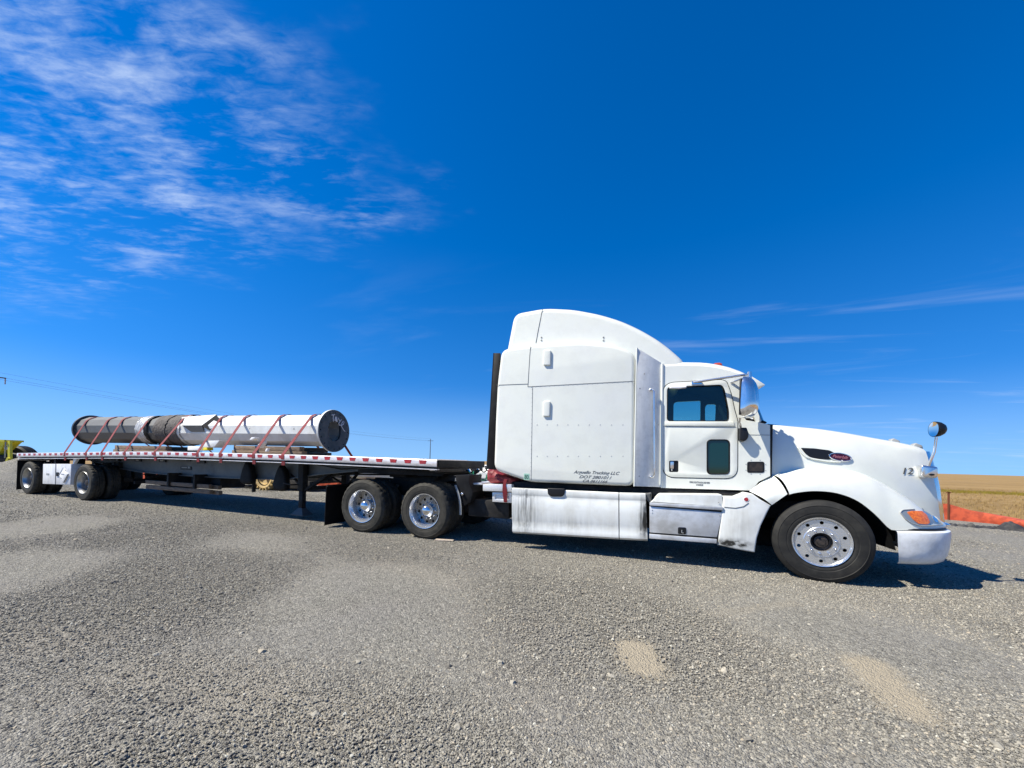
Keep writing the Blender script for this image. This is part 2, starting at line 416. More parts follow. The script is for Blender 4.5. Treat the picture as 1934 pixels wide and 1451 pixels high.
def text_mesh(body, size, mat, shear=0.0, extrude=.0008, align='LEFT', spacing=1.0, thick=0.0):
    cu = bpy.data.curves.new('lettering', 'FONT'); cu.body = body; cu.size = size; cu.shear = shear
    cu.extrude = extrude; cu.align_x = align; cu.space_character = spacing; cu.offset = thick
    ob = bpy.data.objects.new('lettering', cu); col.objects.link(ob)
    dg = bpy.context.evaluated_depsgraph_get(); me = bpy.data.meshes.new_from_object(ob.evaluated_get(dg))
    bpy.data.objects.remove(ob); bpy.data.curves.remove(cu)
    me.materials.clear(); me.materials.append(M[mat]); return me
def side_text(name, body, size, mat, x, y, z, parent, width=None, tilt=0.0, **kw):
    me = text_mesh(body, size, mat, thick=size*.005, **kw)
    if width:
        xs = [v.co.x for v in me.vertices]; k = width/(max(xs)-min(xs)); x0 = min(xs)
        for v in me.vertices: v.co.x = (v.co.x-x0)*k
    mw = T_(V(x, y, z)) @ Matrix.Rotation(tilt, 4, 'Y') @ Matrix.Rotation(pi/2, 4, 'X')
    return stuff(link(name, me, parent, mw))
def rounded(poly_pts, r, n=4):
    """round the corners of a polygon by r"""
    out = []; m = len(poly_pts)
    for i in range(m):
        p0 = Vector(poly_pts[i-1]); p1 = Vector(poly_pts[i]); p2 = Vector(poly_pts[(i+1) % m])
        a = (p0-p1); b = (p2-p1); rr = min(r, a.length*.45, b.length*.45)
        A = p1+a.normalized()*rr; B = p1+b.normalized()*rr
        for k in range(n+1):
            t = k/n; q = A*(1-t)**2+p1*2*t*(1-t)+B*t*t; out.append((q.x, q.y))
    return out

# ------------------------------------------------------------------ ground
SC = [((-2.165,-2.730), (-2.099,-2.998), .25, .95), ((-0.579,-2.383), (-0.623,-2.906), .24, .95), ((-1.462,-1.746), (-0.623,-1.090), .12, .25), ((-4.276,-4.307), (-3.543,-4.114), .30, .18), ((-5.128,-4.304), (-4.218,-4.064), .35, .16), ((-6.556,-4.342), (-5.919,-4.214), .3, .15), ((-5.373,-1.466), (-4.119,-1.894), .35, .12)]
def scuff_mask(t, flat, a, bb, r, k):
    av = t.vm('SUBTRACT', flat, (a[0], a[1], 0)); L = Vector((bb[0]-a[0], bb[1]-a[1], 0)); ln = L.length; L.normalize()
    u = t.vm('DOT_PRODUCT', av, tuple(L)); uc = t.m('MINIMUM', t.m('MAXIMUM', u, 0.0), ln)
    nd = t.n('ShaderNodeVectorMath', operation='SCALE'); nd.inputs[0].default_value = tuple(L); t.l(uc, nd.inputs[3])
    dist = t.vm('LENGTH', t.vm('SUBTRACT', av, nd.outputs[0]))
    wob = t.m('MULTIPLY', t.m('SUBTRACT', t.noise(flat, 9, 6, .8), .5), r*1.1)
    return t.m('MULTIPLY', t.sstep(t.m('ADD', dist, wob), r, r*.25), k)
def ground_material():
    m = bpy.data.materials.new('gravel_ground'); m.use_nodes = True
    t = NT(m.node_tree); b = m.node_tree.nodes['Principled BSDF']
    b.inputs['Roughness'].default_value = .92; b.inputs['Specular IOR Level'].default_value = .2
    pos = t.n('ShaderNodeNewGeometry').outputs['Position']
    flat = t.vm('MULTIPLY', pos, (1, 1, 0))
    n1 = t.noise(flat, .55, 4, .55, .6)                      # loose stone against packed fines
    n2 = t.noise(flat, 2.6, 5, .6)
    n3 = t.noise(t.vm('MULTIPLY', flat, (.22, 1.0, 1)), .5, 3, .5)   # wheel tracks along the yard
    pack = t.sstep(t.m('ADD', n1, t.m('MULTIPLY', n2, .25)), .56, .74)
    vc = t.vor(flat, 90, out='Color'); vd = t.vor(flat, 90); vc2 = t.vor(flat, 200, out='Color'); vd2 = t.vor(flat, 200); vd3 = t.vor(flat, 34)
    s1 = t.ramp(t.xyz(vc)[0], [(0, (0.043, 0.040, 0.036)), (.22, (0.145, 0.136, 0.116)), (.65, (0.273, 0.259, 0.219)), (.9, (0.384, 0.363, 0.304)), (1, (0.613, 0.583, 0.503))])
    s2 = t.ramp(t.xyz(vc2)[1], [(0, (0.076, 0.073, 0.063)), (.5, (0.247, 0.235, 0.200)), (1, (0.434, 0.411, 0.345))])
    s3 = t.ramp(t.xyz(t.vor(flat, 34, out='Color'))[2], [(0, (0.085, 0.082, 0.069)), (.5, (0.247, 0.235, 0.198)), (1, (0.426, 0.406, 0.342))])
    stone = t.mix(.30, t.mix(.38, s1, s2), s3)
    stone = t.mix(t.m('MULTIPLY', t.sstep(n3, .42, .62), .1), stone, (0.350, 0.331, 0.273))
    tint = t.noise(flat, .9, 3, .5)
    stone = t.mix(t.m('MULTIPLY', t.sstep(tint, .5, .7), .16), stone, (0.200, 0.177, 0.163))
    fines = t.mix(t.noise(flat, 14, 4, .6), (0.293, 0.274, 0.251), (0.234, 0.228, 0.220))
    out = t.mix(t.m('MULTIPLY', pack, .18), stone, fines)
    # scuffs where pale sand shows through the stone
    scuff = lambda a, bb, r, k: scuff_mask(t, flat, a, bb, r, k)
    sand = (.40, .345, .25)
    for a, bb, r, k in SC: out = t.mix(scuff(a, bb, r, k), out, sand)
    t.l(out, b.inputs['Base Color'])
    h = t.m('ADD', t.m('MULTIPLY', t.m('SUBTRACT', 1.0, vd), 1.0), t.m('MULTIPLY', t.m('SUBTRACT', 1.0, vd2), .5))
    h = t.m('ADD', h, t.m('MULTIPLY', n2, 2.0)); h = t.m('ADD', h, t.m('MULTIPLY', t.noise(flat, 9, 4, .65), 1.6)); h = t.m('ADD', h, t.m('MULTIPLY', vd3, -.7))
    bn = t.n('ShaderNodeBump', Strength=.75, Distance=.022); t.l(h, bn.inputs['Height']); t.l(bn.outputs[0], b.inputs['Normal'])
    return m
def field_material():
    m = bpy.data.materials.new('dry_grass_field'); m.use_nodes = True
    t = NT(m.node_tree); b = m.node_tree.nodes['Principled BSDF']; b.inputs['Roughness'].default_value = .95; b.inputs['Specular IOR Level'].default_value = .1
    pos = t.n('ShaderNodeNewGeometry').outputs['Position']; flat = t.vm('MULTIPLY', pos, (1, 1, 0))
    a = t.noise(flat, .09, 6, .65); c = t.noise(flat, 1.6, 6, .7); e = t.noise(flat, .013, 4, .6)
    out = t.ramp(t.m('ADD', t.m('MULTIPLY', a, .5), t.m('MULTIPLY', c, .5)), [(.3, (0.156, 0.100, 0.039)), (.48, (0.271, 0.178, 0.075)), (.62, (0.335, 0.228, 0.100)), (.75, (0.385, 0.278, 0.136))])
    out = t.mix(t.m('MULTIPLY', t.sstep(e, .5, .62), .45), out, (0.248, 0.167, 0.099))
    t.l(out, b.inputs['Base Color'])
    bn = t.n('ShaderNodeBump', Strength=.8, Distance=.25); t.l(c, bn.inputs['Height']); t.l(bn.outputs[0], b.inputs['Normal'])
    return m
MG = ground_material(); MF = field_material()

def field_z(x, y):      # the land falls away gently to the west
    l = (x-CAM.x)*cos(YAW)+(y-CAM.y)*sin(YAW)
    return -.03+.0155*min(0.0, l+22)*(1 if l < -22 else 0)
mb = MB(); rr = [0, 8, 14, 20, 28, 40, 60, 90, 140, 220, 350, 600, 1000, 1800, 3500, 9000]
rows = [[(CAM.x+r*cos(2*pi*k/96), CAM.y+r*sin(2*pi*k/96), field_z(CAM.x+r*cos(2*pi*k/96), CAM.y+r*sin(2*pi*k/96))) for k in range(96)] for r in rr[1:]]
mb.grid(rows, closed=True); mb.f.append(tuple(range(96)))
structure(mb.build('field', MF))
# the yard: gently uneven sheet of crushed stone
FENCE = [(-52, 6.6), (-40, 7.0), (-24.121,6.552), (-16.340,8.674), (-8, 9.6), (6.665,9.607), (7.329,9.289), (7.627,8.540), (8.223,7.675), (9.0, 4.0), (13, -25)]
yard = [(-52, -25)] + [(x-.0, y-.25) for x, y in FENCE[:6]] + [(x-.05, y-.25) for x, y in FENCE[6:]]
yb = bmesh.new()
f0 = yb.faces.new([yb.verts.new((x, y, 0)) for x, y in yard]); bmesh.ops.triangulate(yb, faces=[f0])
for k in range(6):
    bmesh.ops.subdivide_edges(yb, edges=[e for e in yb.edges if e.calc_length() > 1.2], cuts=1, use_grid_fill=True)
for v in yb.verts:
    x, y = v.co.x, v.co.y
    v.co.z = .012*sin(x*1.3+y*.7)*sin(y*1.1-x*.3) if abs(y-.9) > 1.6 or y < -1.2 else 0.0
    if abs(v.co.z) > 0 and y < 0: v.co.z *= min(1, max(0, (-y-.6)))
bmesh.ops.recalc_face_normals(yb, faces=yb.faces)
me = bpy.data.meshes.new('gravel_yard'); yb.to_mesh(me); yb.free(); me.materials.append(MG)
for p in me.polygons: p.use_smooth = True
structure(link('gravel_yard', me))

def stone_material():
    m = bpy.data.materials.new('crushed_stone'); m.use_nodes = True
    t = NT(m.node_tree); b = m.node_tree.nodes['Principled BSDF']; b.inputs['Roughness'].default_value = .88; b.inputs['Specular IOR Level'].default_value = .25
    oi = t.n('ShaderNodeObjectInfo').outputs['Random']; pos = t.n('ShaderNodeNewGeometry').outputs['Position']
    c = t.ramp(oi, [(0, (0.090, 0.082, 0.071)), (.3, (0.192, 0.181, 0.151)), (.62, (0.294, 0.274, 0.222)), (.88, (0.384, 0.356, 0.287)), (.95, (0.423, 0.356, 0.255)), (1, (0.547, 0.541, 0.461))])
    c = t.mix(t.m('MULTIPLY', t.noise(pos, 160, 3, .6), .4), c, (0.203, 0.189, 0.165))
    t.l(c, b.inputs['Base Color']); return m
MS = stone_material()
def scatter_stones(name, poly, density, smin, smax, seed, lo, hi):
    mb = MB(); mb.add([(x, y, .002) for x, y in poly], [tuple(range(len(poly)))])
    o = stuff(mb.build(name, MS, recalc=False)); me = o.data
    ng = bpy.data.node_groups.new(name, 'GeometryNodeTree')
    ng.interface.new_socket('Geometry', in_out='INPUT', socket_type='NodeSocketGeometry'); ng.interface.new_socket('Geometry', in_out='OUTPUT', socket_type='NodeSocketGeometry')
    t = NT(ng); gi = t.n('NodeGroupInput'); go = t.n('NodeGroupOutput')
    pos = t.n('GeometryNodeInputPosition').outputs[0]
    flat = t.vm('MULTIPLY', pos, (1, 1, 0))
    pack = t.m('ADD', t.noise(flat, .55, 4, .55, .6), t.m('MULTIPLY', t.noise(flat, 2.6, 5, .6), .25))
    mr = t.n('ShaderNodeMapRange'); t.l(pack, mr.inputs[0]); mr.inputs[1].default_value = .54; mr.inputs[2].default_value = .76; mr.inputs[3].default_value = hi; mr.inputs[4].default_value = lo
    dens = mr.outputs[0]; xs_ = t.xyz(pos)
    if density > 1000: dens = t.m('MULTIPLY', dens, t.m('ADD', .06, t.m('MULTIPLY', .94, t.m('MULTIPLY', t.m('MULTIPLY', t.sstep(xs_[0], -15.0, -6.0), t.sstep(xs_[0], 6.6, 2.4)), t.sstep(xs_[1], 1.4, -.6)))))   # the loose top layer thins out away from the open yard
    for a, bb, r, k in SC: dens = t.m('MULTIPLY', dens, t.m('SUBTRACT', 1.0, scuff_mask(t, flat, a, bb, r, min(1, k*1.1))))
    dp = t.n('GeometryNodeDistributePointsOnFaces', distribute_method='RANDOM', Seed=seed)
    t.l(gi.outputs[0], dp.inputs['Mesh']); dp.inputs['Density'].default_value = density
    jn = t.n('GeometryNodeJoinGeometry')
    for k in range(5):
        ic = t.n('GeometryNodeMeshIcoSphere', Radius=1.0, Subdivisions=2)
        ps = t.n('GeometryNodeInputPosition').outputs[0]
        nz = t.noise(t.vm('ADD', ps, (k*7.3, k*3.1, seed)), 1.1, 2, .6)
        sp = t.n('GeometryNodeSetPosition'); t.l(ic.outputs[0], sp.inputs[0])
        sc = t.n('ShaderNodeVectorMath', operation='SCALE'); t.l(ps, sc.inputs[0]); t.l(t.m('MULTIPLY', t.m('SUBTRACT', nz, .5), 2.2), sc.inputs[3])
        t.l(sc.outputs[0], sp.inputs['Offset'])
        tf = t.n('GeometryNodeTransform'); tf.inputs['Scale'].default_value = (1.25, .95, .62+.06*k); t.l(sp.outputs[0], tf.inputs[0])
        sm = t.n('GeometryNodeSetMaterial', Material=MS); t.l(tf.outputs[0], sm.inputs[0])
        g2 = t.n('GeometryNodeGeometryToInstance'); t.l(sm.outputs[0], g2.inputs[0]); t.l(g2.outputs[0], jn.inputs[0])
    ip = t.n('GeometryNodeInstanceOnPoints'); t.l(dp.outputs['Points'], ip.inputs['Points']); t.l(jn.outputs[0], ip.inputs['Instance']); ip.inputs['Pick Instance'].default_value = True
    rk = t.n('FunctionNodeRandomValue', data_type='FLOAT'); rk.inputs['Seed'].default_value = 21
    t.l(t.m('LESS_THAN', rk.outputs[1], dens), ip.inputs['Selection'])
    rv = t.n('FunctionNodeRandomValue', data_type='FLOAT_VECTOR'); rv.inputs[0].default_value = (-.6, -.6, 0); rv.inputs[1].default_value = (.6, .6, 6.28); t.l(rv.outputs[0], ip.inputs['Rotation'])
    rs = t.n('FunctionNodeRandomValue', data_type='FLOAT'); rs.inputs[2].default_value = 0; rs.inputs[3].default_value = 1.0; rs.inputs['Seed'].default_value = 5
    sz = t.m('ADD', smin, t.m('MULTIPLY', t.m('POWER', rs.outputs[1], 2.6), smax-smin)); t.l(sz, ip.inputs['Scale'])
    t.l(ip.outputs[0], go.inputs[0])
    md = o.modifiers.new('stones', 'NODES'); md.node_group = ng
    return o
scatter_stones('loose_gravel', [(-6.2, -4.9), (2.0, -4.9), (6.8, -2.2), (6.6, 1.6), (-17.0, 1.4), (-17.0, -2.6)], 5600, .0024, .0074, 3, .75, 1.0)
scatter_stones('coarse_gravel', [(-30, -2.5), (-9.6, -4.5), (-6, -4.9), (2, -4.9), (7.0, -2.5), (6.6, 7.4), (-26, 6.0)], 420, .0045, .011, 9, .75, 1.0)
scatter_stones('scattered_stones', [(-14, -2.0), (-6, -4.9), (2, -4.9), (6.0, -2.5), (5.5, 3.0), (-14, 1.0)], 7, .010, .024, 14, .7, 1.0)

# dry grass standing on the field
def grass(name, spots, h0, h1, mat, blades=5, spread=.12):
    n = len(spots); vs = np.zeros((n*blades*3, 3)); 
    for i, (x, y) in enumerate(spots):
        for k in range(blades):
            a = random.uniform(0, 6.28); r = random.uniform(0, spread); h = random.uniform(h0, h1); wd = random.uniform(.006, .018); la = random.uniform(0, 6.28); le = random.uniform(.05, .5)*h
            bx, by = x+r*cos(a), y+r*sin(a); j = (i*blades+k)*3
            fz = field_z(bx, by); vs[j] = (bx-wd*sin(a), by+wd*cos(a), fz-.01); vs[j+1] = (bx+wd*sin(a), by-wd*cos(a), fz-.01); vs[j+2] = (bx+le*cos(la), by+le*sin(la), fz+h)
    me = bpy.data.meshes.new(name); me.from_pydata(vs.tolist(), [], [(3*i, 3*i+1, 3*i+2) for i in range(n*blades)]); me.materials.append(mat)
    return stuff(link(name, me))
def inside(x, y, poly):
    c = False
    for i in range(len(poly)):
        x0, y0 = poly[i-1]; x1, y1 = poly[i]
        if (y0 > y) != (y1 > y) and x < (x1-x0)*(y-y0)/(y1-y0)+x0: c = not c
    return c
MGR = pmat('dry_grass', (0.236, 0.153, 0.061), .9, c2=(0.328, 0.236, 0.107), nscale=1.3, nrange=(.35, .65), spec=.1)
MYW = pmat('yellow_weeds', (0.223, 0.167, 0.022), .9, c2=(0.186, 0.161, 0.031), nscale=2, spec=.1)
sp = []
while len(sp) < 15000:
    r = 9+45*random.random()**1.5; a = random.uniform(radians(-12), radians(64))
    x = -2.1+ (r+3)*sin(a)*1.0; y = -5.8+(r+6)*cos(a)
    if not inside(x, y, yard) and not inside(x-.7, y-1.0, yard) and y > 2: sp.append((x, y))
while len(sp) < 20000:
    x = random.uniform(-45, -6); y = random.uniform(8.8, 24)
    if not inside(x, y, yard): sp.append((x, y))
grass('dry_grass', sp, .03, .12, MGR)
yc = (23.341,34.550)
sp = [(yc[0]+random.gauss(0, 6.5), yc[1]+random.gauss(0, 1.6)) for _ in range(1500)]
grass('yellow_weeds', sp, .05, .17, MYW, 6, .2)

# ------------------------------------------------------------------ wheels
TYRE_R = .495
def tyre_mesh(lugs):
    p = [(.298,.045),(.300,.018),(.315,.004),(.34,-.004),(.352,-.001),(.358,-.006),(.40,-.009),(.432,-.004),(.437,-.008),(.444,-.002),(.466,.008),(.482,.020),(.491,.032),
         (.494,.055),(.494,.078),(.480,.080),(.480,.090),(.495,.092),(.4955,.128),(.481,.130),(.481,.140),(.4955,.142),(.4955,.176),(.481,.178),(.481,.188),(.495,.190),(.494,.225),
         (.491,.240),(.482,.252),(.466,.262),(.44,.270),(.40,.276),(.34,.270),(.30,.255),(.298,.22)]
    mb = MB().lathe(p, 120); q = len(p)
    for i, (x, y, z) in enumerate(mb.v):      # shoulder lug grooves
        k, j = divmod(i, q); r = sqrt(x*x+z*z)
        if lugs and r > .479 and (y < .079 or y > .189) and k % 4 == 0: f = (r-.011)/r; mb.v[i] = (x*f, y, z*f)
        if lugs and r > .4945 and .09 < y < .18 and k % 3 == 0: f = (r-.006)/r; mb.v[i] = (x*f, y, z*f)
    return mb.mesh('tyre', 'tyre', 32)
ME = {}
ME['tyre_d'] = tyre_mesh(True); ME['tyre'] = tyre_mesh(False); ME['tyre_d'].materials[0] = M['tyre_dusty']
for v_ in ME['tyre'].vertices:      # the steer tyres are a taller size
    r_ = sqrt(v_.co.x**2+v_.co.z**2); f_ = (.298+(r_-.298)*1.115)/r_; v_.co.x *= f_; v_.co.z *= f_
def disc(r0, r1, y0, y1, nh, rh, hr, hub):
    holes = [circle(rh*cos(2*pi*(k+.5)/nh), rh*sin(2*pi*(k+.5)/nh), hr, 14) for k in range(nh)]+[circle(0, 0, hub, 32)]
    return MB().plate(circle(0, 0, r1, 64), holes, y0, y1)
mb = MB().lathe([(.27,.25),(.272,.034),(.279,.022),(.287,.006),(.293,-.004),(.301,-.006),(.306,.002),(.304,.02)], 80)
dd = disc(0, .275, .026, .036, 10, .238, .021, .175); mb.add(dd.v, dd.f)
mb.lathe([(.186,.027),(.183,.017),(.178,.013),(.114,.013),(.114,.05)], 64)
ME['rim_steer'] = mb.mesh('rim', 'rim', 30)
mb = MB().lathe([(.25,.26),(.243,.165),(.250,.14),(.258,.10),(.262,.055),(.274,.034),(.283,.012),(.291,-.003),(.300,-.005),(.305,.003),(.303,.02)], 80)
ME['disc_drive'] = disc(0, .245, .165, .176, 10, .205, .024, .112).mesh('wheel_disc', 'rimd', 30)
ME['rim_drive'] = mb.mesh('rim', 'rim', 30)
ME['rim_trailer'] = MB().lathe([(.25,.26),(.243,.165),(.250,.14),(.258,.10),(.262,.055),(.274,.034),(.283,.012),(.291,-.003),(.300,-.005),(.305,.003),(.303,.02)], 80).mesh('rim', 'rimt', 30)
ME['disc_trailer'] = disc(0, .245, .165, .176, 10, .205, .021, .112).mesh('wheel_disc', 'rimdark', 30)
def nuts(y, n=10, r=.143):
    mb = MB()
    for k in range(n):
        a = 2*pi*(k+.3)/n; c = (r*cos(a), 0, r*sin(a))
        mb.lathe([(.0155, y), (.0150, y-.022), (.011, y-.036), (.005, y-.041), (0, y-.042)], 10, c)
    return mb.mesh('lug_nuts', 'chrome', 40)
ME['nuts_steer'] = nuts(.014); ME['nuts_drive'] = nuts(.166)
ME['hub_steer'] = MB().lathe([(.116,.03),(.112,.085),(.085,.09),(.075,.06),(.07,.05),(.045,.046),(.04,.034),(0,.033)], 32).mesh('hub', 'hub', 40)
ME['hub_drive'] = MB().lathe([(.116,.17),(.112,.10),(.100,.088),(.096,.07),(.088,.055),(.066,.034),(.035,.023),(0,.02)], 40).mesh('hub_cap', 'chrome', 40)
ME['hub_trailer'] = MB().lathe([(.116,.17),(.105,.11),(.08,.10),(.075,.07),(.05,.06),(0,.058)], 32).mesh('hub', 'hub', 40)
ME['drum'] = MB().lathe([(0,.185),(.205,.185),(.21,.20),(.21,.34),(0,.34)], 32).mesh('brake_drum', 'chassis', 40)
def wheel(parent, kind, mw, dual=False):
    e = bpy.data.objects.new('wheel', None); col.objects.link(e); e.matrix_basis = mw; WM[e.name] = mw
    e.parent = parent; e.matrix_parent_inverse = WM[parent.name].inverted()
    ty = ME['tyre' if kind == 'steer' else 'tyre_d']; link('tyre', ty, e, mw)
    if dual: link('tyre', ty, e, mw @ T_(V(0, .335, 0)))
    link('rim', ME['rim_'+kind], e, mw)
    if kind != 'steer': link('wheel_disc', ME['disc_'+kind], e, mw)
    link('hub' if kind != 'drive' else 'hub_cap', ME['hub_'+kind], e, mw)
    stuff(link('lug_nuts', ME['nuts_steer' if kind == 'steer' else 'nuts_drive'], e, mw))
    link('brake_drum', ME['drum'], e, mw)
    return e
ZC = .481
FLIP = Matrix.Rotation(pi, 4, 'Z')

# ------------------------------------------------------------------ tractor unit
truck = thing('semi_truck', 'white long-nosed semi truck tractor with high-roof sleeper cab, coupled to the flatbed', 'semi truck', T_(V(-2.6, 1.22, 0)))
def P(name, mb, mat, parent=None, **kw):
    o = mb.build(name, mat, parent or truck, **kw)
    if getattr(mb, 'tw', False): mb.mirrored().build(name, mat, parent or truck, **kw)
    return o
STEER = -.19
wheel(truck, 'steer', T_(V(-.016, -.04, .492)) @ Matrix.Rotation(STEER, 4, 'Z'))
wheel(truck, 'steer', T_(V(-.016, 2.48, .492)) @ Matrix.Rotation(STEER+pi, 4, 'Z'))
for x in (-5.724, -7.046):
    wheel(truck, 'drive', T_(V(x, 0, ZC)) @ Matrix.Rotation(.3*x, 4, 'Y'), True)
    wheel(truck, 'drive', T_(V(x, 2.44, ZC)) @ FLIP, True)
# frame and running gear
for y in (.80, 1.54): P('frame_rail', MB().box(-8.0, 1.15, y, y+.10, .66, .93), 'chassis', bevel=.008)
for x in (0, -5.724, -7.046): P('axle', MB().tube([(x, .3, ZC), (x, 1.0, ZC), (x, 1.44, ZC), (x, 2.14, ZC)], .07, 12).ball((x, 1.22, ZC), .2, .22, .2), 'chassis')
P('rear_suspension', MB().box(-7.6, -5.2, .62, .78, .42, .62).box(-7.6, -5.2, 1.66, 1.82, .42, .62).box(-6.55, -6.2, .62, 1.82, .36, .70).tube([(-7.4,.7,.62),(-7.4,.7,.9)], .12, 14).tube([(-5.4,.7,.62),(-5.4,.7,.9)], .12, 14), 'chassis', bevel=.01)
for x in (-5.724, -7.046):
    for y in (.62, 1.82): P('brake_chamber', MB().lathe([(0, 0), (.07, .01), (.085, .05), (.085, .09), (.075, .13), (.06, .22), (0, .23)], 18, (x+.28, y, .60), 'x'), 'steel')
for y in (.66, 1.78): P('shock_absorber', MB().tube([(-6.9, y, .42), (-6.75, y, .86)], .035, 10), 'steel')
P('transmission', MB().box(-4.2, -.9, .95, 1.5, .34, .8), 'chassis', bevel=.05)
P('engine_light_block', MB().box(-.75, 1.15, .82, 1.62, .42, 1.30), 'chassis', bevel=.06)  # unseen dark block added under the hood to stop light
P('underbody', MB().box(-4.30, -.62, .22, 2.22, .86, 1.055), 'chassis', bevel=.01)
P('fuel_tank', MB().pillow(circle(-.0, .0, .28, 24), 0, 1, .03).add([], []), 'chassis') if False else None
for y0, y1 in ((.16, .74), (1.70, 2.28)):
    P('fuel_tank', MB().lathe([(0, -3.95), (.27, -3.95), (.29, -3.9), (.29, -2.35), (.27, -2.3), (0, -2.3)], 28, (0, (y0+y1)/2, .63), 'x'), 'chassis')
P('fifth_wheel', MB().box(-6.95, -6.0, .78, 1.66, .93, 1.0).prism(rounded([(-7.05, 1.0), (-5.95, 1.0), (-5.95, 1.05), (-7.05, 1.02)], .01), .80, 1.64), 'chassis', bevel=.012)
P('frame_deck', MB().box(-5.25, -4.15, .70, 1.74, .935, .965), 'plate')
# sleeper
SLP = rounded([(-4.473,1.241),(-3.857,1.067),(-2.250,1.073),(-2.287,3.034),(-2.595,3.178),(-3.126,3.258),(-3.883,3.262),(-4.398,3.231),(-4.454,2.668),(-4.468,2.082)], .13, 6)
sleeper = P('sleeper', MB().pillow(SLP, .05, 2.39, .06, 5), 'paint')
FRG = rounded([(-4.391,3.149),(-4.260,3.883),(-3.725,3.924),(-3.264,3.857),(-2.845,3.737),(-2.509,3.601),(-2.226,3.441),(-1.973,3.265),(-1.807,3.121),(-1.604,2.916),(-1.561,2.716),(-1.959,2.647)], .14, 5)
fairing = P('roof_fairing', MB().pillow(FRG, .213, 2.227, .10, 6), 'paint')
def seam(parent, pts, y, r=.004, name='panel_seam'): P(name, MB().tube([(x, y, z) for x, z in pts], r, 6), 'seam', parent)
seam(fairing, [(-3.780,3.751),(-3.813,3.572),(-3.851,3.337)], .2125, .005); seam(fairing, [(-3.757,3.887),(-3.780,3.751)], .2135, .005)
seam(sleeper, [(-3.890,3.249),(-3.902,3.074),(-3.918,2.592)], .049); seam(sleeper, [(-4.456,2.639),(-3.919,2.637)], .049)
seam(sleeper, [(-3.918,2.592),(-3.064,2.604),(-2.292,2.615)], .049); seam(sleeper, [(-3.839,2.584),(-3.830,1.840),(-3.821,1.092)], .049, .003)
rv = MB()
def rivets(mb, a, b, n, y, r=.009):
    for k in range(n):
        t = k/(n-1); mb.ball((a[0]+(b[0]-a[0])*t, y, a[1]+(b[1]-a[1])*t), r, r*.7, r, 8, 4)
q = [(-3.864,2.588),(-2.308,2.609),(-3.749,1.981),(-2.439,1.976),(-3.735,1.484),(-2.428,1.513),(-3.848,2.549),(-3.831,1.110),(-4.447,2.619),(-3.963,2.620)]
rivets(rv, q[0], q[1], 22, .05); rivets(rv, q[2], q[3], 9, .05); rivets(rv, q[4], q[5], 9, .05); rivets(rv, q[6], q[7], 22, .05, .006)
stuff(P('rivets', rv, 'rivet', sleeper))
for poly in ([(-3.669,2.918),(-3.666,3.158),(-3.551,3.150),(-3.551,2.912)], [(-3.651,2.109),(-3.648,2.350),(-3.538,2.348),(-3.541,2.108)]):
    P('vent_hatch', MB().pillow(rounded(poly, .02, 3), .022, .08, .012, 3, both=False), 'paint', sleeper)
for a in [(-3.761,3.426),(-3.760,3.378),(-2.770,3.348),(-2.769,3.300)]: P('bolt', MB().ball((a[0], .212, a[1]), .014, .010, .014, 10, 6), 'grey', fairing)
a = [(-3.146,1.234),(-3.060,1.165),(-3.003,1.104),(-2.464,1.259),(-2.579,1.185),(-2.637,1.120)]
side_text('lettering', 'Arguello Trucking LLC', .066, 'ink', a[0][0], .0485, a[0][1], sleeper, width=a[3][0]-a[0][0], shear=.45)
side_text('lettering', 'DOT 2801011', .062, 'ink', a[1][0], .0485, a[1][1], sleeper, width=a[4][0]-a[1][0], shear=.45)
side_text('lettering', 'CA 0611166', .060, 'ink', a[2][0], .0485, a[2][1], sleeper, width=a[5][0]-a[2][0], shear=.45)
a = [(-3.942,1.101),(-3.851,1.201)]
P('sticker', MB().box(a[0][0], a[1][0], .0475, .051, a[0][1], a[1][1]), 'green', sleeper)
side_text('lettering', '80', .095, 'dgreen', a[0][0]+.012, .0465, a[0][1]+.014, sleeper, width=a[1][0]-a[0][0]-.024)
# black trailing edge of the sleeper
q = [(-4.529,3.182),(-4.418,3.175),(-4.443,1.242),(-4.594,1.249)]
P('rear_edge_panel', MB().prism(q, .075, .115).twin(), 'rubber', bevel=.008)
P('rear_edge_trim', MB().tube([(q[0][0]-.005, .095, q[0][1]), (q[3][0]-.005, .095, q[3][1])], .018, 8).twin(), 'black')
# side extender: panel closing the gap between sleeper and narrower cab
a = [(-2.264,3.102),(-2.252,1.077)]; b = [(-1.921,2.903),(-1.896,1.073)]
ext = MB().add([(a[0][0],.045,a[0][1]),(b[0][0],.205,b[0][1]),(b[1][0],.205,b[1][1]),(a[1][0],.045,a[1][1]),(a[0][0]-.01,.075,a[0][1]),(b[0][0]-.01,.235,b[0][1]),(b[1][0]-.01,.235,b[1][1]),(a[1][0]-.01,.075,a[1][1])],
    [(0,1,2,3),(7,6,5,4),(0,4,5,1),(1,5,6,2),(2,6,7,3),(3,7,4,0)])
ext.twin(); extender = P('side_extender', ext, 'extender', bevel=.006)
P('extender_edge', MB().tube([(a[0][0]-.004,.043,a[0][1]),(a[1][0]-.004,.043,a[1][1])], .011, 8).tube([(b[0][0]+.012,.198,b[0][1]-.02),(b[1][0]+.012,.198,b[1][1])], .02, 8).twin(), 'paint')
for q in [(-2.157,2.726),(-2.212,2.506),(-2.194,1.225),(-1.948,1.987)]: 
    yy = .045+.16*(q[0]-a[0][0])/(b[0][0]-a[0][0])
    P('bolt', MB().ball((q[0], yy-.002, q[1]), .012, .008, .012, 8, 5), 'grey', extender)
h = [(-2.060,2.489),(-2.015,2.472),(-1.987,1.245),(-2.031,1.226)]
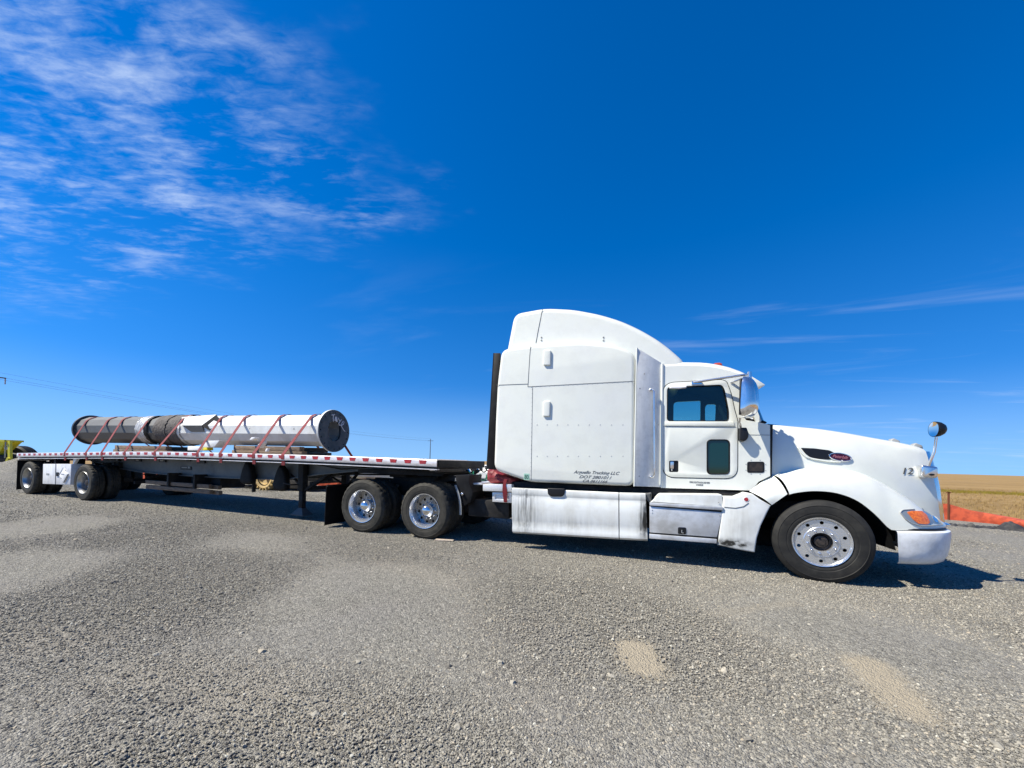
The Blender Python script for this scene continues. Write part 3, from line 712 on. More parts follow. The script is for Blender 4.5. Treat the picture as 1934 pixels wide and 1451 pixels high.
P('grab_handle', MB().tube([(h[0][0]-.01,.15,h[0][1]+.005),(h[0][0]+.03,.13,h[0][1]+.005),(h[1][0],.115,h[1][1]-.01),(h[1][0],.115,h[1][1]-.06),(h[2][0],.115,h[2][1]+.06),(h[2][0],.115,h[2][1]+.01),(h[3][0]+.03,.13,h[3][1]),(h[3][0]-.01,.15,h[3][1])], .0135, 10)
  .ball((h[0][0]-.0,.135,h[0][1]+.005), .03, .03, .022).ball((h[3][0]-.0,.135,h[3][1]), .03, .03, .022), 'chrome')
# cab
YC = .20
ROOF = [(-1.927,2.914),(-1.680,2.915),(-1.405,2.895),(-1.289,2.878),(-1.194,2.856),(-1.100,2.829),(-1.025,2.804),(-0.896,2.746),(-0.790,2.685)]
DOOR = rounded([(-1.890,2.601),(-1.861,1.223),(-0.908,1.240),(-0.922,2.048),(-0.957,2.167),(-1.012,2.433),(-1.068,2.588),(-1.127,2.613)], .16, 6)
DOORO = inset(DOOR, -.012)
cabo = [(x, z-.07) for x, z in ROOF] + [(-0.807,2.610),(-0.861,2.113),(-0.814,2.047),(-0.666,2.018),(-0.532,1.978),(-0.518,1.289),(-0.652,1.207),(-0.728,1.084),(-1.888,1.063)]
cab = P('cab', MB().plate(cabo, [DOORO], YC, YC+.035), 'paint')
FWIN = rounded([(-1.619,2.589),(-1.616,2.254),(-1.140,2.251),(-1.145,2.640),(-1.569,2.629)], .03, 4); FWIN2 = rounded([(-1.065,2.250),(-1.071,2.505),(-1.035,2.567),(-0.895,2.570),(-0.758,2.248)], .03, 4)
P('cab_side', MB().plate(cabo, [FWIN, FWIN2], YC, YC+.035).mirrored(), 'paint', cab)
rows = []
for y, dz in ((YC, -.07), (YC+.015, -.035), (YC+.05, -.008), (YC+.10, .0), (.6, .035), (1.0, .05), (1.22, .053)): rows.append([(x, y, z+dz) for x, z in ROOF])
rf = MB().grid(rows).both(); P('cab_roof', rf, 'paint', cab)
P('roof_lining', MB().grid([[(x, y, z-.11) for x, z in ROOF] for y in (YC+.03, 2.41-YC)]), 'interior', cab)
WIN = rounded([(-1.831,2.534),(-1.823,2.042),(-1.033,2.035),(-1.036,2.178),(-1.093,2.471),(-1.128,2.541)], .05, 4)
LOW = rounded([(-1.294,1.771),(-1.284,1.289),(-1.007,1.299),(-1.016,1.773)], .06, 5)
HND = rounded([(-1.786,1.463),(-1.782,1.298),(-1.656,1.302),(-1.660,1.467)], .02, 4)
door = P('door', MB().plate(DOOR, [WIN, LOW, HND], YC-.008, YC+.03), 'paint', bevel=.004)
P('door_edge_gap', MB().plate(inset(DOOR, -.03), [inset(DOOR, .05)], YC+.04, YC+.05), 'rubber', door)
P('window_seal', MB().tube([(x, YC-.006, z) for x, z in WIN], .008, 6, True), 'rubber', door)
P('lower_window', MB().prism(inset(LOW, .002), YC+.002, YC+.012), 'darkglass', door)
P('lower_window_seal', MB().tube([(x, YC-.006, z) for x, z in LOW], .009, 6, True), 'rubber', door)
P('door_handle', MB().prism(inset(HND, .001), YC+.012, YC+.028), 'black', door)
hb = [(-1.766,1.344),(-1.769,1.454),(-1.720,1.455),(-1.721,1.345)]
P('handle_paddle', MB().pillow(rounded(hb, .012, 3), YC-.006, YC+.02, .006, 2, both=False), 'chrome', door)
P('handle_lock', MB().ball(([(-1.746,1.330)][0][0], YC+.0, [(-1.746,1.330)][0][1]), .012, .008, .012), 'chrome', door)
s = [(-1.870,1.962),(-0.938,1.949),(-1.829,2.566),(-1.571,2.509)]
seam(door, [s[0], s[1]], YC-.008, .003); rv = MB(); rivets(rv, s[0], s[1], 10, YC-.008, .006); stuff(P('rivets', rv, 'rivet', door))
P('window_ledge', MB().prism([(-1.859,2.037),(-1.858,1.971),(-0.954,1.960),(-0.972,2.028)], YC-.022, YC), 'paint', door, bevel=.008)
wv = rounded([(-1.809,2.522),(-1.788,2.556),(-1.642,2.554),(-1.573,2.541),(-1.579,2.517),(-1.666,2.506),(-1.799,2.511)], .012, 3)
P('sliding_vent', MB().pillow(wv, YC-.03, YC+.0, .012, 3, both=False), 'white', door)
P('door_glass', MB().prism(inset(WIN, -.004), YC+.012, YC+.016), 'glass', door)
# inner trim, far door seen through the window
for fw in (FWIN, FWIN2): P('far_window_glass', MB().prism(inset(fw, -.01), 2.205, 2.2045), 'glass', cab)
INN = [(x, z-.1) for x, z in ROOF] + [(-0.841,2.559),(-0.895,2.114),(-0.859,2.035),(-0.588,1.975),(-0.576,1.325),(-0.729,1.125),(-1.863,1.084)]
P('near_trim', MB().plate(INN, [inset(WIN, -.012), inset(LOW, -.004)], YC+.05, YC+.075), 'interior', cab)
P('far_trim', MB().plate(INN, [FWIN, FWIN2], 2.15, 2.20), 'interior', cab)
P('cab_floor', MB().box(-1.9, -.55, .25, 2.19, 1.08, 1.12).box(-1.95, -1.9, .24, 2.2, 1.08, 2.75), 'interior', cab)
P('dashboard', MB().pillow(rounded([(-.95, 1.35), (-.52, 1.35), (-.50, 1.97), (-.72, 2.0), (-.93, 1.85)], .06), .28, 2.16, .02), 'interior', cab)
for y in (.65, 1.8): P('seat', MB().pillow(rounded([(-1.75, 1.15), (-1.2, 1.15), (-1.15, 1.5), (-1.55, 1.55), (-1.65, 2.0), (-1.8, 2.0)], .06), y-.25, y+.25, .05), 'interior', cab)
sw = MB(); 
sw.tube([(.0, .22*cos(2*pi*k/24), .22*sin(2*pi*k/24)) for k in range(24)], .016, 8, True).tube([(0,-.2,0),(0,0,-.01),(0,.2,0)], .02, 8).tube([(0,0,0),(.25,0,-.12)], .04, 8)
sw.build('steering_wheel', 'interior', cab, mw=T_(V(-.98, 1.75, 1.93)) @ Matrix.Rotation(radians(38), 4, 'Y'))
# windscreen, pillars, visor, cowl
wr = []
for y, xt, xb in ((.235, -.86, -.66), (.40, -.78, -.55), (.75, -.70, -.44), (1.22, -.66, -.38)): wr.append([(xt, y, 2.60), ((xt+xb)/2+.01, y, 2.33), (xb, y, 2.03)])
P('windscreen', MB().grid(wr).both(), 'clear', cab)
P('windscreen_divider', MB().bar((-.655, 1.22, 2.60), (-.375, 1.22, 2.03), .05, .04), 'paint', cab)
P('windscreen_pillar', MB().bar((-.87, .235, 2.62), (-.66, .235, 2.02), .05, .06).twin(), 'paint', cab)
VIS = [(-0.804,2.700),(-0.734,2.657),(-0.664,2.605),(-0.581,2.542),(-0.588,2.529),(-0.662,2.506),(-0.702,2.486),(-0.731,2.522),(-0.767,2.576),(-0.821,2.645)]
P('sun_visor', MB().prism(VIS, .27, 2.17), 'paint', bevel=.006)
COW = [(-0.797,2.081),(-0.767,2.100),(-0.701,2.080),(-0.618,2.079),(-0.553,2.058),(-0.518,2.035),(-0.529,2.017),(-0.617,2.014),(-0.724,2.028)]
P('wiper_cowl', MB().pillow(smooth_poly(COW), .36, 2.08, .03), 'black', cab)
CVN = rounded([(-0.794,1.476),(-0.791,1.324),(-0.587,1.331),(-0.590,1.482)], .028, 4)
P('cowl_vent', MB().prism(CVN, YC-.004, YC+.01), 'black', cab)
P('cowl_vent_mesh', MB().prism(inset(CVN, .022), YC-.006, YC+.0), 'hub', cab)
for q in [(-0.747,1.497),(-0.640,1.500),(-0.743,1.309),(-0.637,1.313),(-0.808,1.441),(-0.807,1.360),(-0.575,1.445),(-0.573,1.364)]: P('screw', MB().ball((q[0], YC-.001, q[1]), .006, .005, .006, 8, 4), 'grey', cab)
seam(cab, [(-0.787,1.845),(-0.532,1.842)], YC-.001, .003); 
e = [(-2.054,2.624),(-1.884,2.620)]; seam(cab, e, YC-.001, .003)
side_text('lettering', 'FIRE EXTINGUISHER', .034, 'ink', [(-1.507,1.155)][0][0], YC-.002, [(-1.507,1.153)][0][1], cab, width=[(-1.244,1.167)][0][0]-[(-1.507,1.155)][0][0])
side_text('lettering', 'INSIDE', .034, 'ink', [(-1.418,1.159)][0][0], YC-.002, [(-1.417,1.119)][0][1], cab, width=[(-1.332,1.163)][0][0]-[(-1.418,1.159)][0][0])
# roof marker lamps
zt = lambda x: hermite(ROOF, x)
for y, x in ((.52, -1.13), (.87, -1.02), (1.22, -1.0), (1.57, -1.02), (1.92, -1.13)):
    z = zt(x)+.028+.03*(1 if y in (.87, 1.22, 1.57) else 0)
    P('marker_light', MB().pillow([(x-.15, z-.02), (x-.12, z+.022), (x-.04, z+.062), (x+.02, z+.066), (x+.05, z+.05), (x+.065, z+.0), (x+.08, z-.04)], y-.055, y+.055, .03, 3), 'redlens', cab)
# door mirror
mq = [(-0.979,2.585),(-0.747,2.575),(-0.868,2.595),(-0.858,2.053)]; mcx = (mq[0][0]+mq[1][0])/2; z0_, z1_ = mq[3][1], mq[2][1]; HH = z1_-z0_
ROTM = T_(V(mcx, .0, z0_)) @ Matrix.Rotation(radians(-37), 4, 'Z')      # turned in towards the driver; the glass faces rearwards
rows = []
for i in range(15):
    v_ = i/14; hw = .155*(1-.10*v_)*(1-(abs(2*v_-1))**7*.35); dp_ = .135*(1-abs(2*v_-1)**3.2*.75)*(1.1-.25*v_)+.01; r = []
    for k in range(13):
        a_ = pi*k/12; r.append((dp_*sin(a_)**.8, -hw*cos(a_), HH*v_))
    rows.append(r)
mshell = MB().grid(rows); n_ = len(mshell.v)
mshell.f.append(tuple(range(13))); mshell.f.append(tuple(range(14*13, 15*13)))
mir = P('door_mirror', mshell, 'chrome', mw=ROTM, ang=60)
P('mirror_glass', MB().box(-.022, .004, -.15, .15, .03, HH-.03), 'black', mir, bevel=.008, mw=ROTM)
t = [(-1.512,2.590),(-0.836,2.637)]
t2 = [(-0.830,2.638)][0]
P('mirror_arm', MB().tube([(t[0][0], YC-.01, t[0][1]), (t[0][0]+.12, YC-.05, t[0][1]+.008), (t2[0], .0, t2[1])], .016, 8).tube([(t[0][0]+.5, YC, t[0][1]-.02), (t2[0]-.01, .03, t2[1]-.03)], .014, 8)
  .tube([(t2[0], .0, t2[1]+.03), (t2[0]+.004, .0, t2[1]-.10)], .024, 10).box(t[0][0]-.0, t[0][0]+.13, YC-.03, YC, t[0][1]-.03, t[0][1]+.012), 'chrome', mir)
lb = [(-0.925,2.064)]; lc = [(-0.870,1.912)]
P('mirror_bracket', MB().tube([(lb[0][0], .04, lb[0][1]), (lb[0][0]+.0, .07, lb[0][1]-.06), (lc[0][0]-.03, .12, lc[0][1]+.06), (lc[0][0]-.02, .16, lc[0][1]-.03)], .017, 8), 'chrome', mir)
BRK = rounded([(-0.911,1.938),(-0.825,1.937),(-0.801,1.860),(-0.802,1.808),(-0.827,1.763),(-0.861,1.746),(-0.908,1.762)], .015, 3)
P('bracket_cover', MB().pillow(BRK, .10, .20, .02, 3, both=False), 'black', mir)

# ------------------------------------------------------------------ hood and fenders
TOPR = [(-0.474,2.002),(-0.182,1.966),(0.130,1.931)] + [(0.463,1.877),(0.757,1.818)] + [(1.079,1.758),(1.264,1.716),(1.363,1.677)]
CRE = [(-0.493,1.290),(-0.210,1.389),(0.095,1.423),(0.292,1.411),(0.484,1.370),(0.673,1.286),(0.857,1.168),(1.037,1.039)] + [(1.13, .965), (1.30, .86), (1.50, .735)]
ARC = [(-0.540,0.907),(-0.391,1.042),(-0.194,1.106),(-0.002,1.123),(0.186,1.099),(0.370,1.019),(0.533,0.877),(0.640,0.753)] + [(.70, .695), (.85, .70), (1.2, .715), (1.52, .735)]
YT = [(-.5, .40), (.1, .43), (.6, .48), (1.0, .54), (1.3, .62), (1.5, .68)]
YR = [(-.5, .295), (0, .30), (.5, .33), (.9, .39), (1.15, .45), (1.35, .52), (1.5, .60)]
YF = [(-.5, .03), (.55, .03), (.8, .055), (1.0, .10), (1.2, .20), (1.38, .36), (1.52, .57)]
def side_y(X, Zz):
    zt_, zc_, zb_ = hermite(TOPR, X), hermite(CRE, X), hermite(ARC, X)
    if Zz >= zc_:
        v = min(1, max(0, (zt_-Zz)/(zt_-zc_))); return hermite(YT, X)*(1-v)+hermite(YR, X)*v-.035*sin(pi*v)
    q = min(1, max(0, (zc_-Zz)/max(.02, zc_-zb_))); q = math.acos(1-q)*2/pi
    return hermite(YR, X)+(hermite(YF, X)-hermite(YR, X))*sin(q*pi/2)**.8
NS = 44; rows = []
def stations(xr, xf): return [xr+(xf-xr)*k/NS for k in range(NS+1)]
XR0 = TOPR[0][0]
for y, dz in ((1.22, .055), (1.0, .05), (.8, .038)): rows.append([(x, y, hermite(TOPR, x)+dz*min(1, (1.33-x)*4+.2)) for x in stations(XR0, 1.30)])
rows.append([(x, hermite(YT, x)+.09, hermite(TOPR, x)+.022) for x in stations(XR0, 1.30)])
rows.append([(x, hermite(YT, x)+.03, hermite(TOPR, x)+.004) for x in stations(XR0, 1.31)])
for k in range(0, 15):
    v = k/14; r = []
    for x in stations(XR0, 1.32+.13*v):
        zt_, zc_ = hermite(TOPR, x), hermite(CRE, x); z = zt_-.025+(zc_-zt_+.025)*v; r.append((x, side_y(x, z), z))
    rows.append(r)
for k in range(1, 12):
    q = k/11; r = []
    for x in stations(XR0+.13*q, 1.45+.05*q):
        zc_, zb_ = hermite(CRE, x), hermite(ARC, x); z = zc_+(zb_-zc_)*(1-cos(q*pi/2)); r.append((x, side_y(x, z), z))
    rows.append(r)
last = rows[-1]
rows.append([(x, y+.035, z+.004) for x, y, z in last])
hood_rows = rows
hood = P('hood', MB().grid(rows).both(), 'hood', ang=50)
def drape(pts, off): return [(x, side_y(x, z)-off, z) for x, z in pts]
def decal(name, poly, mat, parent, off=.004, thick=.02):
    n = len(poly); c = (sum(p[0] for p in poly)/n, sum(p[1] for p in poly)/n)
    fr = []; 
    for s_ in (1.0, .8, .6, .4, .2): fr.append(drape([(c[0]+(x-c[0])*s_, c[1]+(z-c[1])*s_) for x, z in poly], off))
    mb = MB(); mb.grid([[(x, y+thick, z) for x, y, z in fr[0]]]+fr, closed=True)
    o = len(mb.v); mb.v.append(drape([c], off)[0]); mb.f += [(o-n+k, o-n+(k+1) % n, o) for k in range(n)]
    return P(name, mb, mat, parent, ang=40)
# rear fender corner piece in front of the cab skirt
g = [[(-0.774,1.076)][0]+(.14,), [(-0.479,1.315)][0]+(.28,), [(-0.368,1.067)][0]+(.03,), [(-0.538,0.915)][0]+(.03,)]
rows = []
for i in range(9):
    t = i/8; r = []
    for k in range(9):
        s = k/8; a = [(1-s)*g[0][j]+s*g[1][j] for j in range(3)]; b = [(1-s)*g[3][j]+s*g[2][j] for j in range(3)]
        p = [a[j]*(1-t)+b[j]*t for j in range(3)]; r.append((p[0], p[2]-.06*sin(pi*t), p[1]+.012*sin(pi*t)))
    rows.append(r)
rows.append([(x, y+.04, z) for x, y, z in rows[-1]])
P('fender_corner', MB().grid(rows).twin(), 'hood', ang=50)
# engine intake, badge, number
INT = rounded([(-0.141,1.681),(0.014,1.676),(0.177,1.654),(0.229,1.626),(0.238,1.575),(0.179,1.530),(0.057,1.534),(-0.035,1.554),(-0.092,1.605)], .012, 3)
decal('air_intake', INT, 'black', hood, .006)  # black plate on the skin, painting in the dark of the recess
lip = [(-0.171,1.682),(-0.137,1.614),(-0.086,1.560),(-0.007,1.533),(0.155,1.507),(0.284,1.501),(0.318,1.521)]
P('intake_lip', MB().tube(drape(lip, .008), .011, 8), 'hood', hood)
ec = [(0.295,1.567)][0]; ew = [(0.416,1.569)][0][0]-ec[0]; eh = ec[1]-[(0.296,1.516)][0][1]
sl_ = -.03
EM = [(ec[0]+ew*cos(2*pi*k/32), ec[1]+eh*sin(2*pi*k/32)-.12*ew*cos(2*pi*k/32)) for k in range(32)]
decal('badge', EM, 'emblem', hood, .014, .03)
P('badge_rim', MB().tube(drape(EM, .015), .006, 6, True), 'chrome', hood)
def skin_text(name, body, size, mat, x, z, width, parent, tilt=0, shear=0, off=.006):
    me = text_mesh(body, size, mat, shear=shear, extrude=.0004, thick=size*.012)
    xs = [v.co.x for v in me.vertices]; k = width/(max(xs)-min(xs)); x0 = min(xs)
    for v in me.vertices:
        u, h_ = (v.co.x-x0)*k, v.co.y; X = x+u*cos(tilt)-h_*sin(tilt); Zz = z+u*sin(tilt)+h_*cos(tilt)
        v.co = (X, side_y(X, Zz)-off-v.co.z, Zz)
    return link(name, me, parent)
skin_text('lettering', 'Peterbilt', .055, 'pink', ec[0]-ew*.72, ec[1]-.006, ew*1.42, hood, tilt=-.12, shear=.35, off=.017)
n12 = [(1.096,1.379),(1.208,1.383)]
skin_text('lettering', '12', .115, 'ink', n12[0][0]-.10, n12[0][1]-.01, (n12[1][0]-n12[0][0])*1.15, hood, tilt=0, shear=.25, off=.007)
# head lamp
LMP = rounded([(0.797,0.908),(0.830,0.937),(0.927,0.946),(1.135,0.948)] + [(1.244,0.909),(1.284,0.838),(1.324,0.768)] + [(1.103,0.760),(1.000,0.757),(0.912,0.783),(0.850,0.830)], .015, 2)
lamp = decal('headlamp', LMP, 'lamp', hood, .006)
AMB = rounded([(0.871,0.913),(0.928,0.930),(1.066,0.930),(1.112,0.889),(1.123,0.797),(1.086,0.777),(0.982,0.782),(0.925,0.831)], .012, 2)
decal('turn_signal', AMB, 'amber', lamp, .012)
bw = [(1.227,0.837)][0]; decal('lamp_bowl', circle(bw[0], bw[1], .038, 20), 'chrome', lamp, .010)
P('headlamp_frame', MB().tube(drape(LMP, .006), .007, 6, True), 'grey', lamp)
# wheel wells and far headlamp
rows = []
AP = [(x, z) for x, z in [(-0.729,0.270),(-0.718,0.452),(-0.660,0.672),(-0.540,0.900),(-0.391,1.032),(-0.194,1.099),(-0.002,1.116),(0.186,1.092),(0.371,1.013),(0.533,0.870),(0.640,0.748),(0.711,0.623),(0.757,0.447)]]
for y in (.05, .5, .82): rows.append([(x, y, z) for x, z in AP])
P('wheel_well', MB().grid(rows).plate(AP, [], .82, .83).twin(), 'rubber', ang=50)
# grille
gl = [(1.335, 1.665)]+[(x, z) for x, z in [(1.451,1.573),(1.480,1.432),(1.505,1.245),(1.526,1.011),(1.545,0.778),(1.551,0.695)]]
he = [r[-1] for r in hood_rows[5:-1]]
sub = he[::2]
rows = [[(x-.004, y+.002, z) for x, y, z in sub], [(x+.05, y+.030, z) for x, y, z in sub], [(x+.085, y+.075, z) for x, y, z in sub], [(x+.085, y+.12, z) for x, y, z in sub], [(x+.02, y+.16, z) for x, y, z in sub]]
P('grille_surround', MB().grid(rows).twin(), 'chrome', ang=60)
zs = [z for x, z in gl]
P('grille_bars', MB().plate([(1.36, max(zs)-.02), (1.50, min(zs)+.2), (1.52, min(zs)), (1.30, min(zs)), (1.26, max(zs)-.02)], [], .70, 1.74), 'chassis')
for k in range(13): P('grille_bar', MB().bar((1.40, .76+.0767*k, max(zs)-.03), (1.535, .76+.0767*k, min(zs)+.04), .02, .02), 'chrome')
P('nose_panel', MB().add([(1.30,.62,1.67),(1.30,1.82,1.67),(1.36,1.74,1.63),(1.36,.70,1.63)], [(0,1,2,3)]), 'hood')
# bumper
bp = [(.755,.05),(.9,.05),(1.05,.075),(1.2,.135),(1.33,.24),(1.43,.39),(1.50,.58),(1.545,.85),(1.56,1.22)]
bpath = []
for i in range(len(bp)-1):
    for k in range(4): bpath.append(tuple(bp[i][j]+(bp[i+1][j]-bp[i][j])*k/4 for j in (0, 1)))
bpath.append(bp[-1])
for _ in range(3): bpath = [bpath[0]]+[tuple((bpath[i-1][j]+2*bpath[i][j]+bpath[i+1][j])/4 for j in (0, 1)) for i in range(1, len(bpath)-1)]+[bpath[-1]]
BZ = [(-.07, .690), (-.02, .690), (.018, .675), (.026, .64), (.022, .56), (.012, .46), (-.002, .38), (-.03, .315), (-.07, .285), (-.12, .275)]
rows = []
for off, z in BZ:
    r = []
    for i, (x, y) in enumerate(bpath):
        a = bpath[max(i-1, 0)]; b = bpath[min(i+1, len(bpath)-1)]; tx, ty = b[0]-a[0], b[1]-a[1]; ln = sqrt(tx*tx+ty*ty)
        cut = .05*((.69-z)/.41)**2 if i < 6 else 0
        r.append((x+off*ty/ln+cut*(1-i/6), y-off*tx/ln, z+.02*(x-.75)))
    rows.append(r)
P('bumper', MB().grid(rows).both(), 'bumper', ang=50)
P('bumper_gap_trim', MB().tube([(x-.02, y+.03, .702+.02*(x-.75)) for x, y in bpath], .016, 6).twin(), 'black')
P('tow_hook', MB().tube([(1.50, 1.6, .55), (1.64, 1.6, .53), (1.66, 1.6, .50), (1.62, 1.6, .48)], .018, 8).twin(), 'grey')
# hood mirror
mc = [(1.332,1.939)][0]; mbse = [(1.251,1.406)][0]
hm = P('hood_mirror', MB().lathe([(.0,.115),(.035,.110),(.065,.09),(.088,.055),(.096,.02),(.097,0),(.094,-.006)], 32, (mc[0]-.045, .42, mc[1]), 'x'), 'black', ang=50)
P('mirror_glass', MB().lathe([(0,.006),(.05,.003),(.092,-.004)], 32, (mc[0]-.045, .42, mc[1]), 'x'), 'mirror', hm)
P('mirror_stem', MB().tube([(mc[0]-.02, .42, mc[1]-.10), (mbse[0]+.05, .43, mc[1]-.28), (mbse[0]+.01, .44, mbse[1]+.10), (mbse[0], .46, mbse[1])], .014, 8), 'chrome', hm)
P('mirror_base', MB().pillow(rounded([(mbse[0]-.075, mbse[1]-.075), (mbse[0]+.085, mbse[1]-.08), (mbse[0]+.09, mbse[1]+.065), (mbse[0]-.075, mbse[1]+.085)], .03), .415, .50, .025, 3, both=False), 'chrome', hm)
P('mirror_base_slot', MB().ball((mbse[0]+.02, .416, mbse[1]-.035), .032, .01, .014), 'black', hm)
for q in [(1.047,1.831),(1.282,1.770)]: P('washer_nozzle', MB().pillow([(q[0]-.05, q[1]-.05), (q[0]-.04, q[1]+.0), (q[0]-.01, q[1]+.012), (q[0]+.05, q[1]-.02), (q[0]+.06, q[1]-.06)], .70, .78, .015), 'grey', hood)
P('cowl_seam', MB().tube([(x, .22, z) for x, z in [(-0.529,1.968),(-0.519,1.666),(-0.511,1.308)]], .011, 6).twin(), 'rubber')
rows = [[(x, y, z+dz) for x, z in [(XR0-.02, 1.9), (XR0-.02, 1.3)]] for y, dz in ((.23, 0), (1.22, 0))]
P('bulkhead', MB().box(-.60, -.49, .235, 2.205, 1.08, 1.99), 'chassis')

# ------------------------------------------------------------------ side skirts, step, tanks
SK = [(.055, .0), (.02, .015), (.012, .06), (.022, .10), (.026, .12), (.012, .15), (.010, .30), (.012, .48), (.03, .56), (.012, .60), (.018, .655), (.06, .685)]
def skirt(name, x00, x01, x10, x11, zt0, zt1, zb0, zb1, n=14):
    rows = []
    for i in range(n+1):
        t = i/n; r = []
        for y, dn in SK:
            f = dn/.685; xt = x00+(x01-x00)*t; xb = x10+(x11-x10)*t; zt_ = zt0+(zt1-zt0)*t; zb_ = zb0+(zb1-zb0)*t
            r.append((xt+(xb-xt)*f, y, zt_+(zb_-zt_)*f))
        rows.append(r)
    mb = MB().grid(rows)
    for rr in (rows[0], rows[-1]): mb.grid([rr, [(x, y+.12, z) for x, y, z in rr]])
    return P(name, mb.twin(), 'skirt', ang=40)
s1 = skirt('side_skirt', -4.13, -2.475, -4.10, -2.455, .965, .975, .235, .285)
skirt('side_skirt', -2.462, -2.10, -2.442, -2.055, .975, .985, .285, .30)
P('skirt_pull', MB().pillow(rounded([(-3.545,0.989),(-3.530,0.892),(-3.476,0.860),(-3.309,0.869),(-3.267,0.914),(-3.269,0.995)], .02), -.002, .06, .012, 3, both=False), 'black', s1)
P('tank_end', MB().pillow(rounded([(-2.172,0.971),(-2.020,0.995),(-2.017,0.861),(-2.057,0.858),(-2.114,0.910)], .01), .05, .3, .02), 'steel')
BX = [(-2.020,0.988),(-1.116,1.023),(-1.101,0.846),(-2.040,0.860)]
stepbox = P('step_fairing', MB().pillow(rounded([BX[3], BX[2], BX[1], (BX[0][0]+.10, BX[0][1]-.0), (BX[0][0]+.02, BX[0][1]-.10)], .03), .025, .35, .012, 3, both=False), 'skirt')
TR1 = [(-2.040,0.858),(-1.106,0.853),(-1.109,0.809),(-2.041,0.816)]; P('step_tread', MB().prism(TR1[::-1], -.006, .30), 'alu', stepbox, bevel=.004)
PN = [(-2.041,0.801),(-1.109,0.781),(-1.171,0.439),(-2.032,0.431)]; P('step_panel', MB().prism(PN[::-1], .014, .30), 'alu', stepbox, bevel=.006)
TR2 = [(-2.034,0.409),(-1.176,0.414),(-1.179,0.358),(-2.035,0.348)]; P('step_tread', MB().prism(TR2[::-1], -.008, .30), 'alu', stepbox, bevel=.004)
P('step_shadow_gap', MB().prism([(-2.041,0.827),(-1.106,0.819),(-1.171,0.369),(-2.035,0.369)][::-1], .03, .28), 'black', stepbox)
LT = rounded([(-1.661,0.537),(-1.659,0.441),(-1.554,0.445),(-1.556,0.541)], .02); P('step_latch', MB().pillow(LT, .002, .03, .006, 2, both=False), 'black', stepbox)
lt = [(-1.611,0.503),(-1.610,0.463)]
P('latch_lock', MB().tube([(lt[0][0], -.002, lt[0][1]), (lt[1][0], -.002, lt[1][1]), (lt[1][0]+.02, -.002, lt[1][1])], .006, 6), 'grey', stepbox)
for q in [(-2.002,0.750),(-2.001,0.711),(-1.145,0.735),(-1.163,0.912)]: P('screw', MB().ball((q[0], .012, q[1]), .008, .006, .008, 8, 4), 'grey', stepbox)
FS = [(-1.101,0.993),(-0.961,0.997),(-0.888,1.032),(-0.837,1.061),(-0.766,1.052),(-0.674,0.983),(-0.551,0.909),(-0.600,0.790),(-0.659,0.635),(-0.699,0.480),(-0.722,0.279),(-0.947,0.300),(-1.160,0.336),(-1.147,0.506)]
fs = P('fender_skirt', MB().pillow(FS, .012, .30, .02, 3, both=False).twin(), 'skirt')
c = [(-0.835,0.972)][0]
P('side_reflector', MB().lathe([(0, -.008), (.022, -.006), (.026, .004)], 20, (c[0], .012, c[1])), 'redtape', fs)
P('reflector_rim', MB().lathe([(.026, .004), (.030, -.004), (.036, .004)], 20, (c[0], .012, c[1])), 'white', fs)
seam(fs, [(-1.093,0.853),(-0.960,0.849),(-0.864,0.877),(-0.808,0.928)], .011, .005)
# catwalk boxes behind the sleeper
st = [(-4.675,0.991),(-4.166,1.014),(-4.162,0.892),(-4.671,0.880)]; P('catwalk_step', MB().prism(st[::-1], .10, .72), 'plate', bevel=.008)
st = [(-4.514,0.865),(-4.176,0.877),(-4.171,0.706),(-4.509,0.706)]; P('battery_box_step', MB().plate(st[::-1], [inset(st[::-1], .045)], .14, .20).prism(inset(st[::-1], .04), .16, .70), 'plate', bevel=.006)
st = [(-5.005,0.994),(-4.758,1.003),(-4.757,0.970),(-5.004,0.963)]; P('catwalk_plate', MB().prism(st[::-1], .25, 2.2), 'plate', bevel=.004)
P('battery_box', MB().box(-5.0, -4.25, .25, .85, .42, .72), 'chassis', bevel=.02)
P('air_tank', MB().lathe([(0,-5.0),(.12,-4.98),(.14,-4.9),(.14,-4.35),(.12,-4.27),(0,-4.25)], 20, (0, .45, .56), 'x'), 'chassis')
fl = [(-5.190,1.126),(-4.918,1.138),(-4.930,1.019),(-4.885,0.905),(-4.852,0.849),(-4.890,0.673),(-5.010,0.607),(-5.070,0.662),(-5.158,0.938)]
P('quarter_fender', MB().prism(fl[::-1], .10, .62).twin(), 'rubber', bevel=.006)
fp = [(-5.170,0.957),(-5.114,0.826),(-5.080,0.711),(-5.064,0.596),(-5.059,0.454)]
P('fender_strip', MB().grid([[(x-.02, y, z) for x, z in fp] for y in (.07, .085)]+[[(x+.02, y, z) for x, z in fp] for y in (.085, .07)]), 'grey')
P('hanger_knob', MB().ball(([(-5.039,0.814)][0][0], .08, [(-5.039,0.814)][0][1]), .028, .028, .028), 'chrome')
RF = [(-7.961,0.046),(-7.945,0.804),(-7.587,0.835),(-7.556,0.095)]
P('mud_flap', MB().prism(RF, .06, .68).twin(), 'rubber', bevel=.004) if False else None
rf0 = RF[0]; rf1 = RF[1]
P('mud_flap', MB().add([(rf0[0],.06,rf0[1]),(rf0[0],.70,rf0[1]),(rf1[0],.70,rf1[1]),(rf1[0],.06,rf1[1]),(rf0[0]-.012,.06,rf0[1]),(rf0[0]-.012,.70,rf0[1]),(rf1[0]-.012,.70,rf1[1]),(rf1[0]-.012,.06,rf1[1])],
   [(0,1,2,3),(7,6,5,4),(0,4,5,1),(1,5,6,2),(2,6,7,3),(3,7,4,0)]).twin(), 'rubber')
